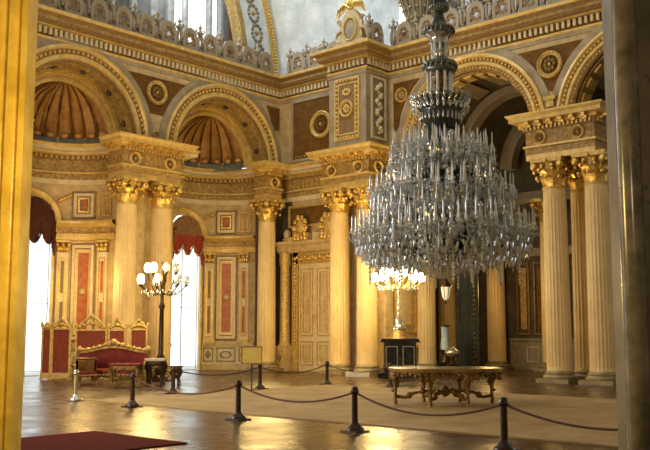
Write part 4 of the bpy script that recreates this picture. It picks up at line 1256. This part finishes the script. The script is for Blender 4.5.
for r,z,n,sc in tiers:
    for k in range(n):
        a=2*pi*(k+.37*(z%1)*3)/n
        clusters.append((r*cos(a),r*sin(a),z+random.uniform(-.1,.1),sc))
clusters.sort(key=lambda c:c[1])      # local -y looks at the camera
extra=[]; cnt=0
for i,(x_,y_,z_,sc) in enumerate(clusters):
    o=bpy.data.objects.new('candle_cluster',meA); COL.objects.link(o); o.parent=ch; o.location=(x_,y_,z_); o.rotation_euler=(0,0,random.random()*2); o.scale=(sc,)*3
    d_=bpy.data.objects.new('crystal_drops',meD[i%3]); COL.objects.link(d_); d_.parent=o; d_['kind']='stuff'
    for k in range(NC):
        a=2*pi*k/NC
        if cnt<96:
            c_=bpy.data.objects.new('candle',meC); COL.objects.link(c_); c_.parent=o; c_.location=(CR*cos(a),CR*sin(a),0)
            cnt+=1
        else:
            ra=a+o.rotation_euler[2]; extra.append((x_+sc*CR*cos(ra),y_+sc*CR*sin(ra),z_))
mb=MB()
for x_,y_,z_ in extra:
    mb.lathe([(.03,.1),(.045,.15),(.05,.2),(.028,.24),(.02,.27)],(x_,y_,z_),6); mb.lathe([(.026,.26),(.024,.5),(0,.6)],(x_,y_,z_),5)
o=mb.build('candles',M['candle'],ch); o['kind']='stuff'
# S-scroll support arms
for k in range(18):
    a=2*pi*(k+.2)/18; mb=MB()
    pts=[(.3,4.5),(.8,4.15),(1.4,4.05),(1.9,4.2),(2.12,4.4)]
    mb.tube([(r*cos(a),r*sin(a),z) for r,z in pts],[.06,.06,.055,.05,.04],8)
    mb.tube([(.5*cos(a),.5*sin(a),5.2),(1.0*cos(a),1.0*sin(a),4.75),(1.5*cos(a),1.5*sin(a),4.85),(1.68*cos(a),1.68*sin(a),5.0)],.04,7)
    mb.build('scroll_arm',M['smoke'],ch)
for k in range(12):
    a=2*pi*k/12; mb=MB()
    mb.tube([(.4*cos(a),.4*sin(a),5.9),(.8*cos(a),.8*sin(a),5.5),(1.3*cos(a),1.3*sin(a),5.5),(1.5*cos(a),1.5*sin(a),5.65)],.04,7)
    mb.tube([(.3*cos(a),.3*sin(a),6.6),(.7*cos(a),.7*sin(a),6.2),(1.1*cos(a),1.1*sin(a),6.4)],.04,7)
    mb.build('scroll_arm',M['smoke'],ch)
# long tassels under the rim and festoons of beads
mb=MB()
for k in range(18):
    a=2*pi*(k+.5)/18; r=2.05 if k%2 else 1.6
    for j in range(9): gem(mb,r*cos(a),r*sin(a),4.05-.1*j,.075-.004*j if j%3 else .04,.12,0,5)
mb.build('tassel_drops',M['candle'],ch)['kind']='stuff'
mb=MB()
for (r,z,n,sg) in ((2.4,4.5,24,.22),(2.0,4.95,20,.2),(1.9,5.35,18,.25),(1.4,6.1,14,.2),(1.2,6.6,12,.2),(2.1,4.1,24,.16),(1.2,3.95,18,.14),(1.6,4.0,20,.15),(.85,7.1,12,.2)):
    for k in range(n):
        for j in range(9):
            u=(k+j/9)/n; a=2*pi*u; zz=z-sg*(1-((j/9-.5)*2)**2)
            gem(mb,r*cos(a),r*sin(a),zz,.03,.07)
            if j%3==0: gem(mb,r*cos(a),r*sin(a),zz-.12,.034,.2)
mb.build('bead_festoons',M['crystal'],ch)['kind']='stuff'
mb=MB()
for r_,z_,n_ in ((2.35,4.12,64),(2.2,3.98,56),(1.9,3.85,46),(1.45,3.78,36),(.95,3.62,28)):  # paler glass band, its tone standing in for the warm-lit sparkle of the rim
    for k in range(n_):
        a=2*pi*(k+random.random()*.3)/n_; gem(mb,r_*cos(a),r_*sin(a),z_+random.uniform(-.06,.06),.042,.22,0,5)
mb.build('rim_pendants',M['candle'],ch)['kind']='stuff'

# ------------------------------------------------------------------ light
w=bpy.data.worlds.new('world'); SC.world=w; w.use_nodes=True
bg=w.node_tree.nodes['Background']; bg.inputs[0].default_value=(.93,.97,1,1); bg.inputs[1].default_value=3.0
def light(kind,loc,energy,color,size=1,rot=(0,0,0),sy=None,spread=None):
    l=bpy.data.lights.new('light',kind); l.energy=energy; l.color=color
    if kind=='AREA':
        l.shape='RECTANGLE'; l.size=size; l.size_y=sy or size
    else: l.shadow_soft_size=size
    o=bpy.data.objects.new('light',l); COL.objects.link(o); o.location=loc; o.rotation_euler=rot
    return o
def aim(loc,tgt):
    from mathutils import Vector
    return (Vector(tgt)-Vector(loc)).to_track_quat('-Z','Y').to_euler()
WARM=(1,.62,.26)
GOLD=(1,.68,.24)
L1=(13,-28,4.0); light('AREA',L1,1150,(1,.60,.20),5,aim(L1,(3,-3,6)))
L2=(18,-13,24.5); light('AREA',L2,800,(1,.82,.52),12,(0,0,0))
light('POINT',(qx-.3,qy-.8,4.3),850,GOLD,.5)
light('POINT',(kx+.6,ky-1.0,4.3),680,GOLD,.4)
light('POINT',(4.4,-4.2,3.6),600,GOLD,1.2)  # added fill light, no lamp stands at this spot
light('POINT',(-.6,-10.2,4.0),190,GOLD,.5)
light('POINT',(9.3,6.2,4.0),200,(1,.6,.2),.4)
L3=(-1.5,-4,22.5); light('AREA',L3,1500,(.86,.94,1),7,aim(L3,(4,0,15)))
L4=(12,-6,23.5); light('AREA',L4,600,(.86,.94,1),6,aim(L4,(4,2.5,19)))
L5=(9,-23,8); light('AREA',L5,1000,(.88,.94,1),4,aim(L5,(15,-12,5)))
lx,ly=pq(-1.2,4.6); light('POINT',(lx,ly,3.0),210,(1,.74,.24),.3)
lx,ly=pq(1.5,2.6); light('POINT',(lx,ly,3.0),30,(1,.80,.55),.1)

vs=SC.view_settings; vs.view_transform='Standard'; vs.look='None'; vs.exposure=-.15; vs.gamma=1; vs.use_curve_mapping=False
